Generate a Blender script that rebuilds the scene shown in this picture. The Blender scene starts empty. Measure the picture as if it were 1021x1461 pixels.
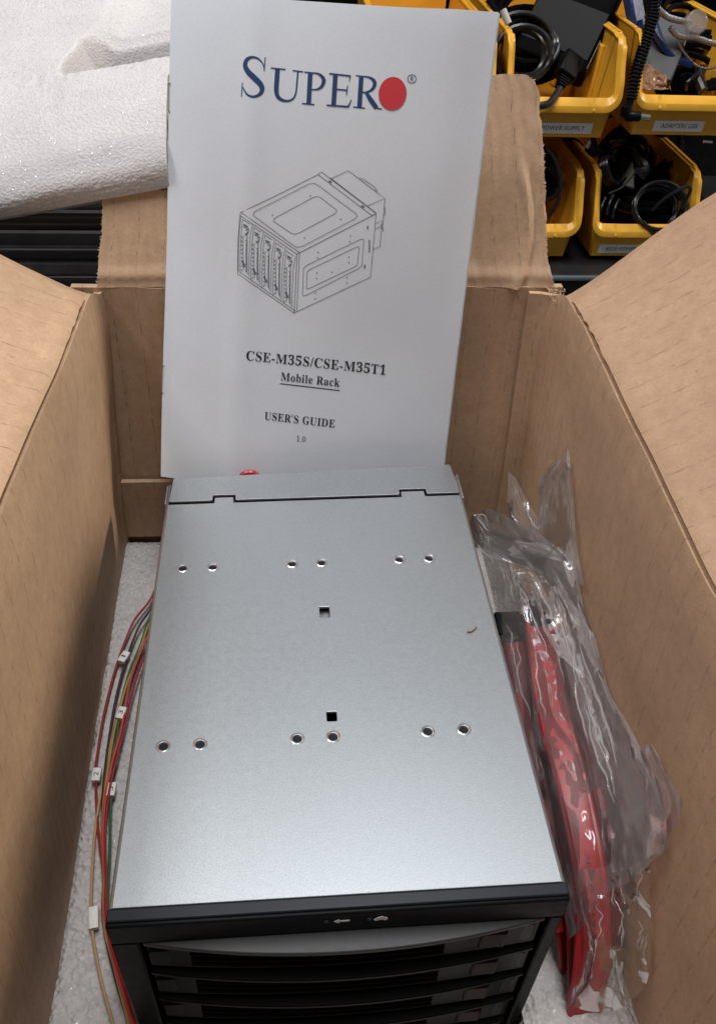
import bpy, bmesh, math, random
from mathutils import Vector, Matrix, Euler, noise
R = math.radians
S = bpy.context.scene
# ------------------------------------------------------------------ camera
cam = bpy.data.cameras.new("camera")
cam.sensor_fit = 'VERTICAL'; cam.sensor_height = 36.0; cam.lens = 30.11
cam.clip_start = 0.005; cam.clip_end = 60
camo = bpy.data.objects.new("camera", cam); S.collection.objects.link(camo)
camo.location = (-.01519, -.12660, .27148)
camo.rotation_euler = (R(49.4284), R(-2.1725), R(-4.4707))
S.camera = camo
# ------------------------------------------------------------------ world and lamps
W = bpy.data.worlds.new("World"); S.world = W; W.use_nodes = True
bg = W.node_tree.nodes["Background"]
bg.inputs[0].default_value = (.90, .94, 1.0, 1); bg.inputs[1].default_value = .16
def area(name, loc, aim, sx, sy, power, col):
    l = bpy.data.lights.new(name, 'AREA'); l.shape = 'RECTANGLE'; l.size = sx; l.size_y = sy
    l.energy = power; l.color = col
    o = bpy.data.objects.new(name, l); S.collection.objects.link(o); o.location = loc
    o.rotation_euler = (Vector(aim) - Vector(loc)).to_track_quat('-Z', 'Y').to_euler()
    return o
area("side_lamp", (2.55, .62, 1.54), (0, .1, 0), .30, .26, 46, (1, .90, .76))
area("ceiling_lamp", (-.95, .12, 1.95), (0, .1, 0), .9, .40, 23, (1, .97, .96))
area("ceiling_lamp", (.15, .14, 2.05), (.05, .15, 0), 1.3, .35, 30, (.97, .98, 1))
S.view_settings.view_transform = 'Standard'; S.view_settings.look = 'None'
S.view_settings.exposure = 0; S.view_settings.gamma = 1
# ------------------------------------------------------------------ helpers
F = 1221.936
MW = camo.rotation_euler.to_matrix(); CL = Vector(camo.location)
def at(px, py, ax, v):
    d = MW @ Vector(((px - 510.5) / F, (730.5 - py) / F, -1))
    return CL + d * ((v - CL[ax]) / d[ax])
def link(o, parent=None):
    S.collection.objects.link(o)
    if parent is not None: o.parent = parent; o.matrix_parent_inverse = Matrix.Translation(-Vector(parent.location))
    return o
def thing(name, label, cat, loc=(0, 0, 0), group=None):
    o = bpy.data.objects.new(name, None); o.empty_display_size = .02; o.location = loc
    S.collection.objects.link(o); return tag(o, label, cat, group)
def tag(o, label, cat, group=None):
    o['label'] = label; o['category'] = cat
    if group: o['group'] = group
    return o
class MB:
    def __init__(s): s.v = []; s.f = []; s.uv = None; s.sm = False
    def box(s, x0, x1, y0, y1, z0, z1, M=None):
        b = len(s.v)
        for z in (z0, z1):
            for p in ((x0, y0, z), (x1, y0, z), (x1, y1, z), (x0, y1, z)):
                s.v.append(M @ Vector(p) if M else Vector(p))
        for f in ((3, 2, 1, 0), (4, 5, 6, 7), (0, 1, 5, 4), (1, 2, 6, 5), (2, 3, 7, 6), (3, 0, 4, 7)):
            s.f.append(tuple(b + i for i in f))
        return s
    def tube(s, pts, r, n=10, flat=None, up=Vector((0, 0, 1)), cap=True):
        """sweep; flat=(w,h) gives a rounded flat section; r a number or a list"""
        b = len(s.v); m = len(pts); pts = [Vector(p) for p in pts]
        side0 = None
        for i, p in enumerate(pts):
            t = (pts[min(i + 1, m - 1)] - pts[max(i - 1, 0)]).normalized()
            u = up if not isinstance(up, list) else up[i]
            sd = t.cross(u)
            if sd.length < 1e-4: sd = side0 or t.orthogonal()
            sd.normalize(); side0 = sd; nn = sd.cross(t)
            rr = r[i] if isinstance(r, (list, tuple)) else r
            for k in range(n):
                a = 2 * math.pi * k / n
                if flat:
                    c, q = math.cos(a), math.sin(a)
                    c = math.copysign(abs(c) ** .45, c); q = math.copysign(abs(q) ** .45, q)
                    s.v.append(p + sd * (c * flat[0] / 2) + nn * (q * flat[1] / 2))
                else: s.v.append(p + sd * math.cos(a) * rr + nn * math.sin(a) * rr)
        for i in range(m - 1):
            for k in range(n):
                k2 = (k + 1) % n
                s.f.append((b + i * n + k, b + i * n + k2, b + (i + 1) * n + k2, b + (i + 1) * n + k))
        if cap:
            s.f.append(tuple(b + k for k in range(n))[::-1]); s.f.append(tuple(b + (m - 1) * n + k for k in range(n)))
        s.sm = True; return s
    def prism(s, pts, d):
        """closed outline (list of Vectors) pushed along vector d"""
        b = len(s.v); n = len(pts); d = Vector(d)
        s.v += [Vector(p) for p in pts] + [Vector(p) + d for p in pts]
        s.f.append(tuple(range(b + n - 1, b - 1, -1))); s.f.append(tuple(range(b + n, b + 2 * n)))
        for i in range(n):
            j = (i + 1) % n; s.f.append((b + i, b + j, b + n + j, b + n + i))
        return s
    def build(s, name, mat, parent=None, bevel=0, seg=2, smooth=None, fix=True, sub=0, angle=35):
        me = bpy.data.meshes.new(name); me.from_pydata([tuple(v) for v in s.v], [], s.f)
        if fix:
            bm = bmesh.new(); bm.from_mesh(me); bmesh.ops.recalc_face_normals(bm, faces=bm.faces[:]); bm.to_mesh(me); bm.free()
        me.materials.append(mat)
        if s.uv:
            ul = me.uv_layers.new(name="uv")
            for l in me.loops: ul.data[l.index].uv = s.uv[l.vertex_index]
        sm = s.sm if smooth is None else smooth
        o = link(bpy.data.objects.new(name, me), parent)
        if bevel:
            m = o.modifiers.new("bevel", 'BEVEL'); m.width = bevel; m.segments = seg; m.limit_method = 'ANGLE'; m.angle_limit = R(30)
            sm = True
        if sub:
            m = o.modifiers.new("sub", 'SUBSURF'); m.levels = sub; m.render_levels = sub
        if sm:
            me.shade_smooth()
            if hasattr(me, "set_sharp_from_angle"): me.set_sharp_from_angle(angle=R(angle))
        return o
def crom(pts, n=8, closed=False):
    P = [Vector(p) for p in pts]; out = []
    P = [P[0] * 2 - P[1]] + P + [P[-1] * 2 - P[-2]]
    for i in range(1, len(P) - 2):
        a, b, c, d = P[i - 1], P[i], P[i + 1], P[i + 2]
        for k in range(n):
            t = k / n
            out.append(.5 * ((2 * b) + (c - a) * t + (2 * a - 5 * b + 4 * c - d) * t * t + (3 * b - a - 3 * c + d) * t ** 3))
    out.append(P[-2]); return out
def lerp_list(L, t):
    """piecewise-linear lookup in [(t, Vector)]"""
    for (a, p), (b, q) in zip(L, L[1:]):
        if t <= b: return p.lerp(q, (t - a) / (b - a) if b > a else 0)
    return L[-1][1].copy()
def n3(x, y, z=0): return noise.noise(Vector((x, y, z)))
def sstep(a, b, x):
    t = min(1, max(0, (x - a) / (b - a))); return t * t * (3 - 2 * t)
# ------------------------------------------------------------------ materials
def mat(name): 
    m = bpy.data.materials.new(name); m.use_nodes = True
    nt = m.node_tree; b = nt.nodes["Principled BSDF"]; return m, nt, b
def N(nt, t, **kw):
    n = nt.nodes.new(t)
    for k, v in kw.items():
        if k.startswith('i_'): n.inputs[k[2:].replace('_', ' ')].default_value = v
        else: setattr(n, k, v)
    return n
def ramp(nt, src, stops):
    r = nt.nodes.new('ShaderNodeValToRGB'); e = r.color_ramp.elements
    e[0].position, e[0].color = stops[0][0], stops[0][1]
    e[1].position, e[1].color = stops[-1][0], stops[-1][1]
    for p, c in stops[1:-1]:
        k = e.new(p); k.color = c
    nt.links.new(src, r.inputs[0]); return r.outputs[0]
def g(v): return (v, v, v, 1)
def mulc(nt, a, b, f=1.0, mode='MULTIPLY'):
    m = nt.nodes.new('ShaderNodeMix'); m.data_type = 'RGBA'; m.blend_type = mode; m.inputs[0].default_value = f
    for s, i in ((a, 6), (b, 7)):
        if isinstance(s, tuple): m.inputs[i].default_value = s
        else: nt.links.new(s, m.inputs[i])
    return m.outputs[2]
def math_(nt, op, a, b=None):
    m = nt.nodes.new('ShaderNodeMath'); m.operation = op
    for i, s in enumerate((a, b)):
        if s is None: continue
        if isinstance(s, (int, float)): m.inputs[i].default_value = s
        else: nt.links.new(s, m.inputs[i])
    return m.outputs[0]
def bump(nt, b, h, strength, dist, prev=None):
    n = nt.nodes.new('ShaderNodeBump'); n.inputs['Strength'].default_value = strength; n.inputs['Distance'].default_value = dist
    nt.links.new(h, n.inputs['Height'])
    if prev: nt.links.new(prev, n.inputs['Normal'])
    if b: nt.links.new(n.outputs[0], b.inputs['Normal'])
    return n.outputs[0]
def plain(name, col, rough=.5, metal=0, nscale=0, namt=.15, coat=0, bs=0, spec=.5):
    m, nt, b = mat(name)
    b.inputs['Base Color'].default_value = (*col, 1); b.inputs['Roughness'].default_value = rough
    b.inputs['Metallic'].default_value = metal; b.inputs['Coat Weight'].default_value = coat
    b.inputs['Specular IOR Level'].default_value = spec
    if nscale:
        tc = N(nt, 'ShaderNodeTexCoord'); n = N(nt, 'ShaderNodeTexNoise', i_Scale=nscale, i_Detail=5.0)
        nt.links.new(tc.outputs['Object'], n.inputs['Vector'])
        c = ramp(nt, n.outputs[0], [(.3, g(1 - namt)), (.7, g(1))])
        nt.links.new(mulc(nt, (*col, 1), c), b.inputs['Base Color'])
        nt.links.new(math_(nt, 'ADD', math_(nt, 'MULTIPLY', n.outputs[0], .25), rough - .12), b.inputs['Roughness'])
        if bs: bump(nt, b, n.outputs[0], bs, .0004)
    return m
def cardboard(name, tint=(1, 1, 1), liner=False):
    m, nt, b = mat(name)
    uv = N(nt, 'ShaderNodeUVMap', uv_map="uv"); tc = N(nt, 'ShaderNodeTexCoord')
    sep = N(nt, 'ShaderNodeSeparateXYZ'); nt.links.new(uv.outputs[0], sep.inputs[0])
    n1 = N(nt, 'ShaderNodeTexNoise', i_Scale=14.0, i_Detail=4.0); nt.links.new(tc.outputs['Object'], n1.inputs[0])
    n2 = N(nt, 'ShaderNodeTexNoise', i_Scale=900.0, i_Detail=3.0, i_Roughness=.7); nt.links.new(tc.outputs['Object'], n2.inputs[0])
    n4 = N(nt, 'ShaderNodeTexNoise', i_Scale=170.0, i_Detail=6.0, i_Roughness=.65); nt.links.new(tc.outputs['Object'], n4.inputs[0])
    col = (.485 * tint[0], .326 * tint[1], .208 * tint[2], 1)
    c = mulc(nt, col, ramp(nt, n1.outputs[0], [(.3, (.86, .84, .82, 1)), (.7, g(1.06))]))
    c = mulc(nt, c, ramp(nt, n4.outputs[0], [(.3, (.90, .88, .86, 1)), (.65, g(1.05))]))
    c = mulc(nt, c, ramp(nt, n2.outputs[0], [(.25, g(.86)), (.7, g(1.06))]))
    # broken dark ink-like dashes where the flutes press through the liner
    u = math_(nt, 'MULTIPLY', sep.outputs[0], 1 / .0125)
    mp = N(nt, 'ShaderNodeCombineXYZ'); nt.links.new(math_(nt, 'MULTIPLY', sep.outputs[0], 80.), mp.inputs[0]); nt.links.new(math_(nt, 'MULTIPLY', sep.outputs[1], 6.), mp.inputs[1])
    nw = N(nt, 'ShaderNodeTexNoise', i_Scale=1.0, i_Detail=2.0); nt.links.new(mp.outputs[0], nw.inputs[0])
    fr = math_(nt, 'FRACT', math_(nt, 'ADD', u, math_(nt, 'MULTIPLY', nw.outputs[0], .10)))
    line = math_(nt, 'LESS_THAN', math_(nt, 'ABSOLUTE', math_(nt, 'SUBTRACT', fr, .5)), .022)
    mp2 = N(nt, 'ShaderNodeCombineXYZ'); nt.links.new(math_(nt, 'MULTIPLY', sep.outputs[0], 160.), mp2.inputs[0]); nt.links.new(math_(nt, 'MULTIPLY', sep.outputs[1], 150.), mp2.inputs[1])
    nd = N(nt, 'ShaderNodeTexNoise', i_Scale=1.0, i_Detail=3.0, i_Roughness=.6); nt.links.new(mp2.outputs[0], nd.inputs[0])
    dash = ramp(nt, nd.outputs[0], [(.44, g(0)), (.62, g(1))])
    k = math_(nt, 'MULTIPLY', line, dash)
    mx = N(nt, 'ShaderNodeMix', data_type='RGBA'); nt.links.new(math_(nt, 'MULTIPLY', k, .58), mx.inputs[0]); nt.links.new(c, mx.inputs[6]); mx.inputs[7].default_value = (.13, .075, .045, 1)
    # tiny specks of fibre
    vs = N(nt, 'ShaderNodeTexVoronoi', i_Scale=110.0); nt.links.new(tc.outputs['Object'], vs.inputs[0])
    spk = math_(nt, 'MULTIPLY', math_(nt, 'LESS_THAN', vs.outputs['Distance'], .07), math_(nt, 'GREATER_THAN', n1.outputs[0], .5))
    mx2 = N(nt, 'ShaderNodeMix', data_type='RGBA'); nt.links.new(math_(nt, 'MULTIPLY', spk, .28), mx2.inputs[0]); nt.links.new(mx.outputs[2], mx2.inputs[6]); mx2.inputs[7].default_value = (.10, .06, .04, 1)
    nt.links.new(mx2.outputs[2], b.inputs['Base Color'])
    b.inputs['Roughness'].default_value = .62; b.inputs['Specular IOR Level'].default_value = .35
    wv = math_(nt, 'SINE', math_(nt, 'MULTIPLY', sep.outputs[0], 2 * math.pi / .0064))
    p = bump(nt, None, wv, .22, .00035)
    p = bump(nt, None, n4.outputs[0], .35, .0004, p)
    bump(nt, b, n2.outputs[0], .25, .00015, p)
    return m
M_card = cardboard('cardboard'); M_cardR = cardboard('cardboard_pinkish', (1.0, .97, .97))
M_torn = plain('torn_cardboard_fibre', (.50, .37, .25), .85, 0, 900, .4, bs=.6)
def foam(name, col=(.60, .575, .57), scale=760., hb=1.):
    m, nt, b = mat(name); tc = N(nt, 'ShaderNodeTexCoord')
    v = N(nt, 'ShaderNodeTexVoronoi', i_Scale=scale); v.feature = 'SMOOTH_F1'; nt.links.new(tc.outputs['Object'], v.inputs[0])
    v2 = N(nt, 'ShaderNodeTexVoronoi', i_Scale=scale * 1.15); nt.links.new(tc.outputs['Object'], v2.inputs[0])
    nn = N(nt, 'ShaderNodeTexNoise', i_Scale=35.0, i_Detail=5.0); nt.links.new(tc.outputs['Object'], nn.inputs[0])
    c = mulc(nt, (*col, 1), ramp(nt, v.outputs['Distance'], [(.1, g(1)), (.8, g(.86))]))
    c = mulc(nt, c, ramp(nt, nn.outputs[0], [(.3, g(.93)), (.7, g(1.02))]))
    nt.links.new(c, b.inputs['Base Color'])
    # a share of the cells have a flat shiny skin that glints
    r = ramp(nt, v2.outputs['Color'], [(.80, g(.70)), (.86, g(.14))])
    nt.links.new(r, b.inputs['Roughness']); b.inputs['Specular IOR Level'].default_value = .5
    b.inputs['Subsurface Weight'].default_value = .25; b.inputs['Subsurface Radius'].default_value = (.004, .004, .004); b.inputs['Subsurface Scale'].default_value = 1
    p = bump(nt, None, v.outputs['Distance'], min(1, .35 * hb), .0004 * hb)
    p = bump(nt, None, v2.outputs['Distance'], .4 * hb, .0007 * hb, p)
    bump(nt, b, nn.outputs[0], .12, .002, p)
    return m
M_foam = foam('white_foam'); M_foam2 = foam('white_foam_tray', (.52, .495, .475), 360., 2.2)
def galv():
    m, nt, b = mat('galvanised_steel'); tc = N(nt, 'ShaderNodeTexCoord')
    n = N(nt, 'ShaderNodeTexNoise', i_Scale=1900.0, i_Detail=2.0); nt.links.new(tc.outputs['Object'], n.inputs[0])
    n2 = N(nt, 'ShaderNodeTexNoise', i_Scale=420.0, i_Detail=3.0, i_Roughness=.6); nt.links.new(tc.outputs['Object'], n2.inputs[0])
    n3_ = N(nt, 'ShaderNodeTexNoise', i_Scale=22.0, i_Detail=5.0); nt.links.new(tc.outputs['Object'], n3_.inputs[0])
    c = mulc(nt, (.405, .432, .450, 1), ramp(nt, n.outputs[0], [(.3, g(.84)), (.7, g(1.08))]))
    c = mulc(nt, c, ramp(nt, n2.outputs[0], [(.3, g(.955)), (.7, g(1.02))]))
    c = mulc(nt, c, ramp(nt, n3_.outputs[0], [(.3, g(.975)), (.7, g(1.01))]))
    nt.links.new(c, b.inputs['Base Color']); b.inputs['Metallic'].default_value = .85
    nt.links.new(math_(nt, 'ADD', math_(nt, 'MULTIPLY', n2.outputs[0], .10), .39), b.inputs['Roughness'])
    p = bump(nt, None, n2.outputs[0], .12, .00008)
    bump(nt, b, n.outputs[0], .35, .00006, p)
    return m
M_galv = galv()
M_edge = plain('bare_steel_edge', (.78, .79, .80), .3, .9)
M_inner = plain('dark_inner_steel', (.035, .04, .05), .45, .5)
M_black = plain('black_plastic', (.004, .005, .007), .45, 0, 300, .3, spec=.12)
M_gloss = plain('gloss_black_plastic', (.003, .0028, .0028), .40, 0, spec=.10)
M_lip = plain('highlit_lip_plastic', (.022, .022, .024), .45, 0, 500, .2)
M_maroon = plain('dark_red_latch', (.020, .003, .002), .45, spec=.12)
M_white_ink = plain('white_ink', (.72, .76, .8), .5)
M_ink = plain('black_ink', (.02, .02, .023), .55)
M_navy = plain('navy_ink', (.022, .055, .150), .5)
M_greyink = plain('grey_line_ink', (.115, .125, .14), .6)
M_redink = plain('red_ink', (.62, .045, .055), .5)
M_red = plain('red_cable_jacket', (.28, .012, .018), .36, 0, 120, .25)
M_red2 = plain('bright_red_cable_jacket', (.36, .016, .020), .36, 0, 120, .2)
M_yellow = plain('yellow_bin_plastic', (.78, .40, .035), .34, 0, 60, .12)
M_tagw = plain('sleeve_white', (.74, .71, .66), .5, 0, 400, .12)
M_labelw = plain('label_tape', (.90, .89, .90), .4, 0, 200, .08)
M_rail = plain('black_metal', (.020, .019, .020), .32, .6, 90, .3)
M_railg = plain('grey_metal', (.26, .25, .27), .38, .8, 90, .3)
M_cable = plain('black_cable', (.010, .010, .012), .32)
M_metal = plain('nickel', (.6, .58, .55), .25, 1)
M_dark = plain('dark_backdrop', (.010, .009, .009), .8)
def paper():
    m, nt, b = mat('white_paper'); tc = N(nt, 'ShaderNodeTexCoord')
    n = N(nt, 'ShaderNodeTexNoise', i_Scale=900.0, i_Detail=3.0); nt.links.new(tc.outputs['Object'], n.inputs[0])
    n2 = N(nt, 'ShaderNodeTexNoise', i_Scale=16.0, i_Detail=3.0); nt.links.new(tc.outputs['Object'], n2.inputs[0])
    c = mulc(nt, (.72, .755, .81, 1), ramp(nt, n.outputs[0], [(.3, g(.96)), (.7, g(1.01))]))
    c = mulc(nt, c, ramp(nt, n2.outputs[0], [(.3, (.97, .975, .98, 1)), (.7, g(1))]))
    nt.links.new(c, b.inputs['Base Color']); b.inputs['Roughness'].default_value = .42; b.inputs['Specular IOR Level'].default_value = .4
    p = bump(nt, None, n2.outputs[0], .35, .0012); bump(nt, b, n.outputs[0], .12, .0001, p); return m
M_paper = paper()
def film(name, d0, d1, g0):
    m, nt, b = mat(name); nt.nodes.remove(b); out = nt.nodes['Material Output']
    tc = N(nt, 'ShaderNodeTexCoord')
    nz = N(nt, 'ShaderNodeTexNoise', i_Scale=85.0, i_Detail=2.0, i_Roughness=.5); nt.links.new(tc.outputs['Object'], nz.inputs[0])
    bp = N(nt, 'ShaderNodeBump'); bp.inputs['Strength'].default_value = .5; bp.inputs['Distance'].default_value = .002; nt.links.new(nz.outputs[0], bp.inputs['Height'])
    tr = N(nt, 'ShaderNodeBsdfTransparent'); tr.inputs[0].default_value = (.985, .975, .975, 1)
    gl = N(nt, 'ShaderNodeBsdfGlossy'); gl.inputs['Roughness'].default_value = .12; nt.links.new(bp.outputs[0], gl.inputs['Normal'])
    df = N(nt, 'ShaderNodeBsdfDiffuse'); df.inputs[0].default_value = (.94, .88, .87, 1)
    tl = N(nt, 'ShaderNodeBsdfTranslucent'); tl.inputs[0].default_value = (.95, .90, .89, 1)
    dm = N(nt, 'ShaderNodeMixShader'); dm.inputs[0].default_value = .4; nt.links.new(df.outputs[0], dm.inputs[1]); nt.links.new(tl.outputs[0], dm.inputs[2])
    lw = N(nt, 'ShaderNodeLayerWeight'); lw.inputs[0].default_value = .38
    m1 = N(nt, 'ShaderNodeMixShader'); nt.links.new(ramp(nt, lw.outputs['Facing'], [(0, g(d0)), (.4, g(d1)), (1, g(.65))]), m1.inputs[0]); nt.links.new(tr.outputs[0], m1.inputs[1]); nt.links.new(dm.outputs[0], m1.inputs[2])
    m2 = N(nt, 'ShaderNodeMixShader'); nt.links.new(ramp(nt, lw.outputs['Fresnel'], [(0, g(g0)), (.4, g(g0 * 2)), (1, g(.60))]), m2.inputs[0]); nt.links.new(m1.outputs[0], m2.inputs[1]); nt.links.new(gl.outputs[0], m2.inputs[2])
    nt.links.new(m2.outputs[0], out.inputs[0]); return m
M_film = film('clear_film', .05, .12, .05); M_film2 = film('milky_film', .15, .28, .06)
# ------------------------------------------------------------------ the setting under and behind
o = MB().box(-1.6, 1.6, -.5, 1.2, -.175, -.1378).build('tabletop', plain('dark_worktop', (.05, .045, .042), .5, 0, 40, .3)); o['kind'] = 'structure'
o = MB().box(-1.6, 1.6, 1.0, 1.03, -.17, .9).build('back_wall', M_dark); o['kind'] = 'structure'
# ------------------------------------------------------------------ cardboard box
boxo = thing('cardboard_box', 'open brown corrugated cardboard box with torn flaps around the steel drive cage', 'box', (0, .08, -.137))
def sheet(name, fn, nu, nv, th, m, parent, uvf, flip=False, smooth=True, off=None):
    """fn(a,b) -> Vector front face; thickness th behind it"""
    mb = MB(); mb.uv = []
    P = [[fn(i / nu, j / nv) for j in range(nv + 1)] for i in range(nu + 1)]
    Nn = []
    for i in range(nu + 1):
        row = []
        for j in range(nv + 1):
            du = P[min(i + 1, nu)][j] - P[max(i - 1, 0)][j]; dv = P[i][min(j + 1, nv)] - P[i][max(j - 1, 0)]
            n = du.cross(dv).normalized(); row.append(-n if flip else n)
        Nn.append(row)
    w = nv + 1
    for s in (0, 1):
        for i in range(nu + 1):
            for j in range(nv + 1):
                mb.v.append(P[i][j] + (off * s if off else Nn[i][j] * (-th * s))); mb.uv.append(uvf(i / nu, j / nv))
    K = (nu + 1) * w
    for i in range(nu):
        for j in range(nv):
            a = i * w + j; q = (a, a + w, a + w + 1, a + 1)
            mb.f.append(q); mb.f.append(tuple(K + k for k in q[::-1]))
    ring = [i * w for i in range(nu + 1)] + [nu * w + j for j in range(1, nv + 1)] + [i * w + nv for i in range(nu - 1, -1, -1)] + [j for j in range(nv - 1, 0, -1)]
    for a, b in zip(ring, ring[1:] + ring[:1]): mb.f.append((a, a + K, b + K, b))
    mb.sm = smooth
    return mb.build(name, m, parent, angle=50)
def prof(L):
    """cumulative-length profile of (x, z) points, smoothed"""
    pts = crom([Vector((x, 0, z)) for x, z in L], 10); d = [0]
    for a, b in zip(pts, pts[1:]): d.append(d[-1] + (b - a).length)
    def f(s):
        for i in range(len(d) - 1):
            if s <= d[i + 1]: return pts[i].lerp(pts[i + 1], max(0, (s - d[i]) / (d[i + 1] - d[i])))
        return pts[-1].copy()
    return f, d[-1], pts, d
def ybw(z): return .2525 + .0090 * sstep(-.05, .083, z)
def side(L, crease, zoff, sgn, mt, seed, edge_y, wall_y1=.2507):
    f, tot, pts, d = prof(L)
    sc = min(range(len(pts)), key=lambda i: (pts[i] - Vector((crease[0], 0, crease[1]))).length); sc = d[sc]
    Y0, Y1 = -.094, wall_y1
    def surf(s, y):
        p = f(s)
        k = sstep(sc - .09, sc, s)
        p.z += zoff(y) * k
        x = p.x + .0011 * n3(y * 9 + seed, s * 11) + .0004 * n3(y * 40, s * 40 + seed)
        # pressed crease line with a soft bead beside it
        e = s - sc
        dent = -.0004 * math.exp(-(e / .0022) ** 2) + .0006 * math.exp(-((e + .007) / .005) ** 2)
        p.x = x - sgn * dent * .6; p.z += dent * .6
        # wrinkle near the far corner
        kk = math.exp(-((y - .205) / .02) ** 2) * math.exp(-(e / .012) ** 2)
        p.z += .0011 * kk * n3(y * 150, s * 120 + seed)
        return Vector((p.x, y, p.z))
    def fw(a, b):
        p = surf(sc * b, Y1 + (Y0 - Y1) * a); yb_ = ybw(p.z) + .0008; p.y = yb_ + (Y0 - yb_) * a
        return p
    sheet('side_wall', fw, 110, 60, .0040, mt, boxo, lambda a, b: (a * .345, b * sc), flip=(sgn < 0))
    fl = tot - sc - .0005
    def ff(a, b):
        s = sc + fl * b
        ye = edge_y(fl * b) + .0007 * n3(b * 90, seed, 4) + .0004 * n3(b * 300, seed)
        return surf(s, ye + (Y0 - .0 - ye) * a)
    sheet('side_flap', ff, 120, 46, .0040, mt, boxo, lambda a, b: (a * .34, sc + b * fl), flip=(sgn < 0))
Lw = [(-.1170, -.134), (-.1125, -.09), (-.1078, -.02), (-.1040, .055), (-.1034, .078), (-.1045, .0915), (-.1105, .0950), (-.1210, .1015), (-.1380, .1125), (-.196, .1500)]
side(Lw, (-.1045, .0915), lambda y: .0075 * min(1, max(0, (.225 - y) / .14)) - .0115 * sstep(.222, .2507, y), 1, M_card, 3.1, lambda t: .2495 - .30 * t * (1 if t < .04 else 1) * .9)
Rw = [(.1245, -.134), (.1236, -.09), (.1215, -.02), (.1207, .055), (.1208, .078), (.1224, .0900), (.1285, .0955), (.1434, .1105), (.170, .1400), (.222, .196)]
side(Rw, (.1224, .0900), lambda y: -.0095 * min(1, max(0, (.20 - y) / .15)) - .0110 * sstep(.222, .2507, y), -1, M_cardR, 7.7, lambda t: .2470 - .33 * t)
# back wall and its upright flap
def fback(a, b):
    x = -.1150 + .2400 * a; z = -.134 + .2165 * b
    return Vector((x, ybw(z) + .0009 * n3(x * 14, z * 14, 2) , z + (.0012 * n3(x * 60, 3) if b > .99 else 0)))
sheet('back_wall_panel', fback, 70, 50, .0040, M_card, boxo, lambda a, b: (a * .24, b * .21))
Lft = [(0, -.1024), (.015, -.1012), (.030, -.1003), (.046, -.0984), (.095, -.0960)]
Rgt = [(0, .1205), (.0055, .1190), (.0125, .1162), (.037, .1129), (.056, .1115), (.080, .1080), (.0905, .1058), (.095, .1040)]
def pw(L, t):
    for (a, p), (b, q) in zip(L, L[1:]):
        if t <= b: return p + (q - p) * (t - a) / (b - a)
    return L[-1][1]
H = .0945
def fflap(a, b):
    s = b * H
    xl = pw(Lft, s) + .0006 * n3(s * 260, 1) + .0004 * n3(s * 900, 5); xr = pw(Rgt, s) + .0011 * n3(s * 120, 9) + .0005 * n3(s * 700, 2)
    x = xl + (xr - xl) * a
    s0 = s; s = s * (1 - .50 * sstep(-.035, -.058, x))
    top = -.0035 * sstep(.090, .072, x) + .0010 * sstep(.5, .97, a) - .0022 * sstep(.98, 1.0, a) + .0003 * n3(x * 400, 8)
    z = .0825 + (s + top * sstep(.8, 1, b)) * .922
    y = .2620 + .42 * (z - .083)
    # dents: two shallow vertical troughs and a torn pucker near the corner
    y += .0016 * math.exp(-((x - .079 + .05 * (z - .1)) / .0035) ** 2) * sstep(.155, .135, z) * sstep(.086, .095, z)
    cx = .1015 + .004 * math.sin((z - .085) * 70) ; e = (x - cx) / .0022
    k = sstep(.142, .125, z)
    y -= .0026 * k * math.exp(-e * e); y += .0018 * k * math.exp(-((x - cx - .005) / .003) ** 2)
    y += .0012 * n3(x * 30, z * 30, 6) + .0005 * n3(x * 150, z * 90, 1) * sstep(.085, .11, x)
    y -= .0012 * math.exp(-((z - .088) / .003) ** 2)
    return Vector((x, y, z))
sheet('back_flap', fflap, 150, 80, .0036, M_card, boxo, lambda a, b: (a * .22, b * H))
sheet('inner_strip', lambda a, b: Vector((-.110 + .1700 * a, .2480 + .0006 * n3(a * 9, 3), -.0660 + .0400 * b + .0003 * n3(a * 60, 1))), 60, 4, .003, M_card, boxo, lambda a, b: (a * .23, b * .04))
sheet('glue_tab', lambda a, b: Vector((.1075 + .0135 * a + .0015 * (1 - b), ybw(-.12 + .198 * b) - .0035 - .004 * a * a, -.125 + .2060 * b)), 8, 40, .003, M_card, boxo, lambda a, b: (a * .013, b * .2))
sheet('front_wall', lambda a, b: Vector((.122 - .238 * a, -.096 + .001 * n3(a * 8, b * 5), -.134 + .2120 * b)), 40, 20, .004, M_card, boxo, lambda a, b: (a * .24, b * .22))
sheet('front_flap', lambda a, b: Vector((.118 - .230 * a, -.099 - .030 * b, .0775 + .006 * math.sin(b * 3.1) - .085 * b)), 30, 14, .004, M_card, boxo, lambda a, b: (a * .24, b * .1))
MB().box(-.118, .126, -.098, .254, -.1375, -.1342).build('bottom_panel', M_card, boxo)
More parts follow.
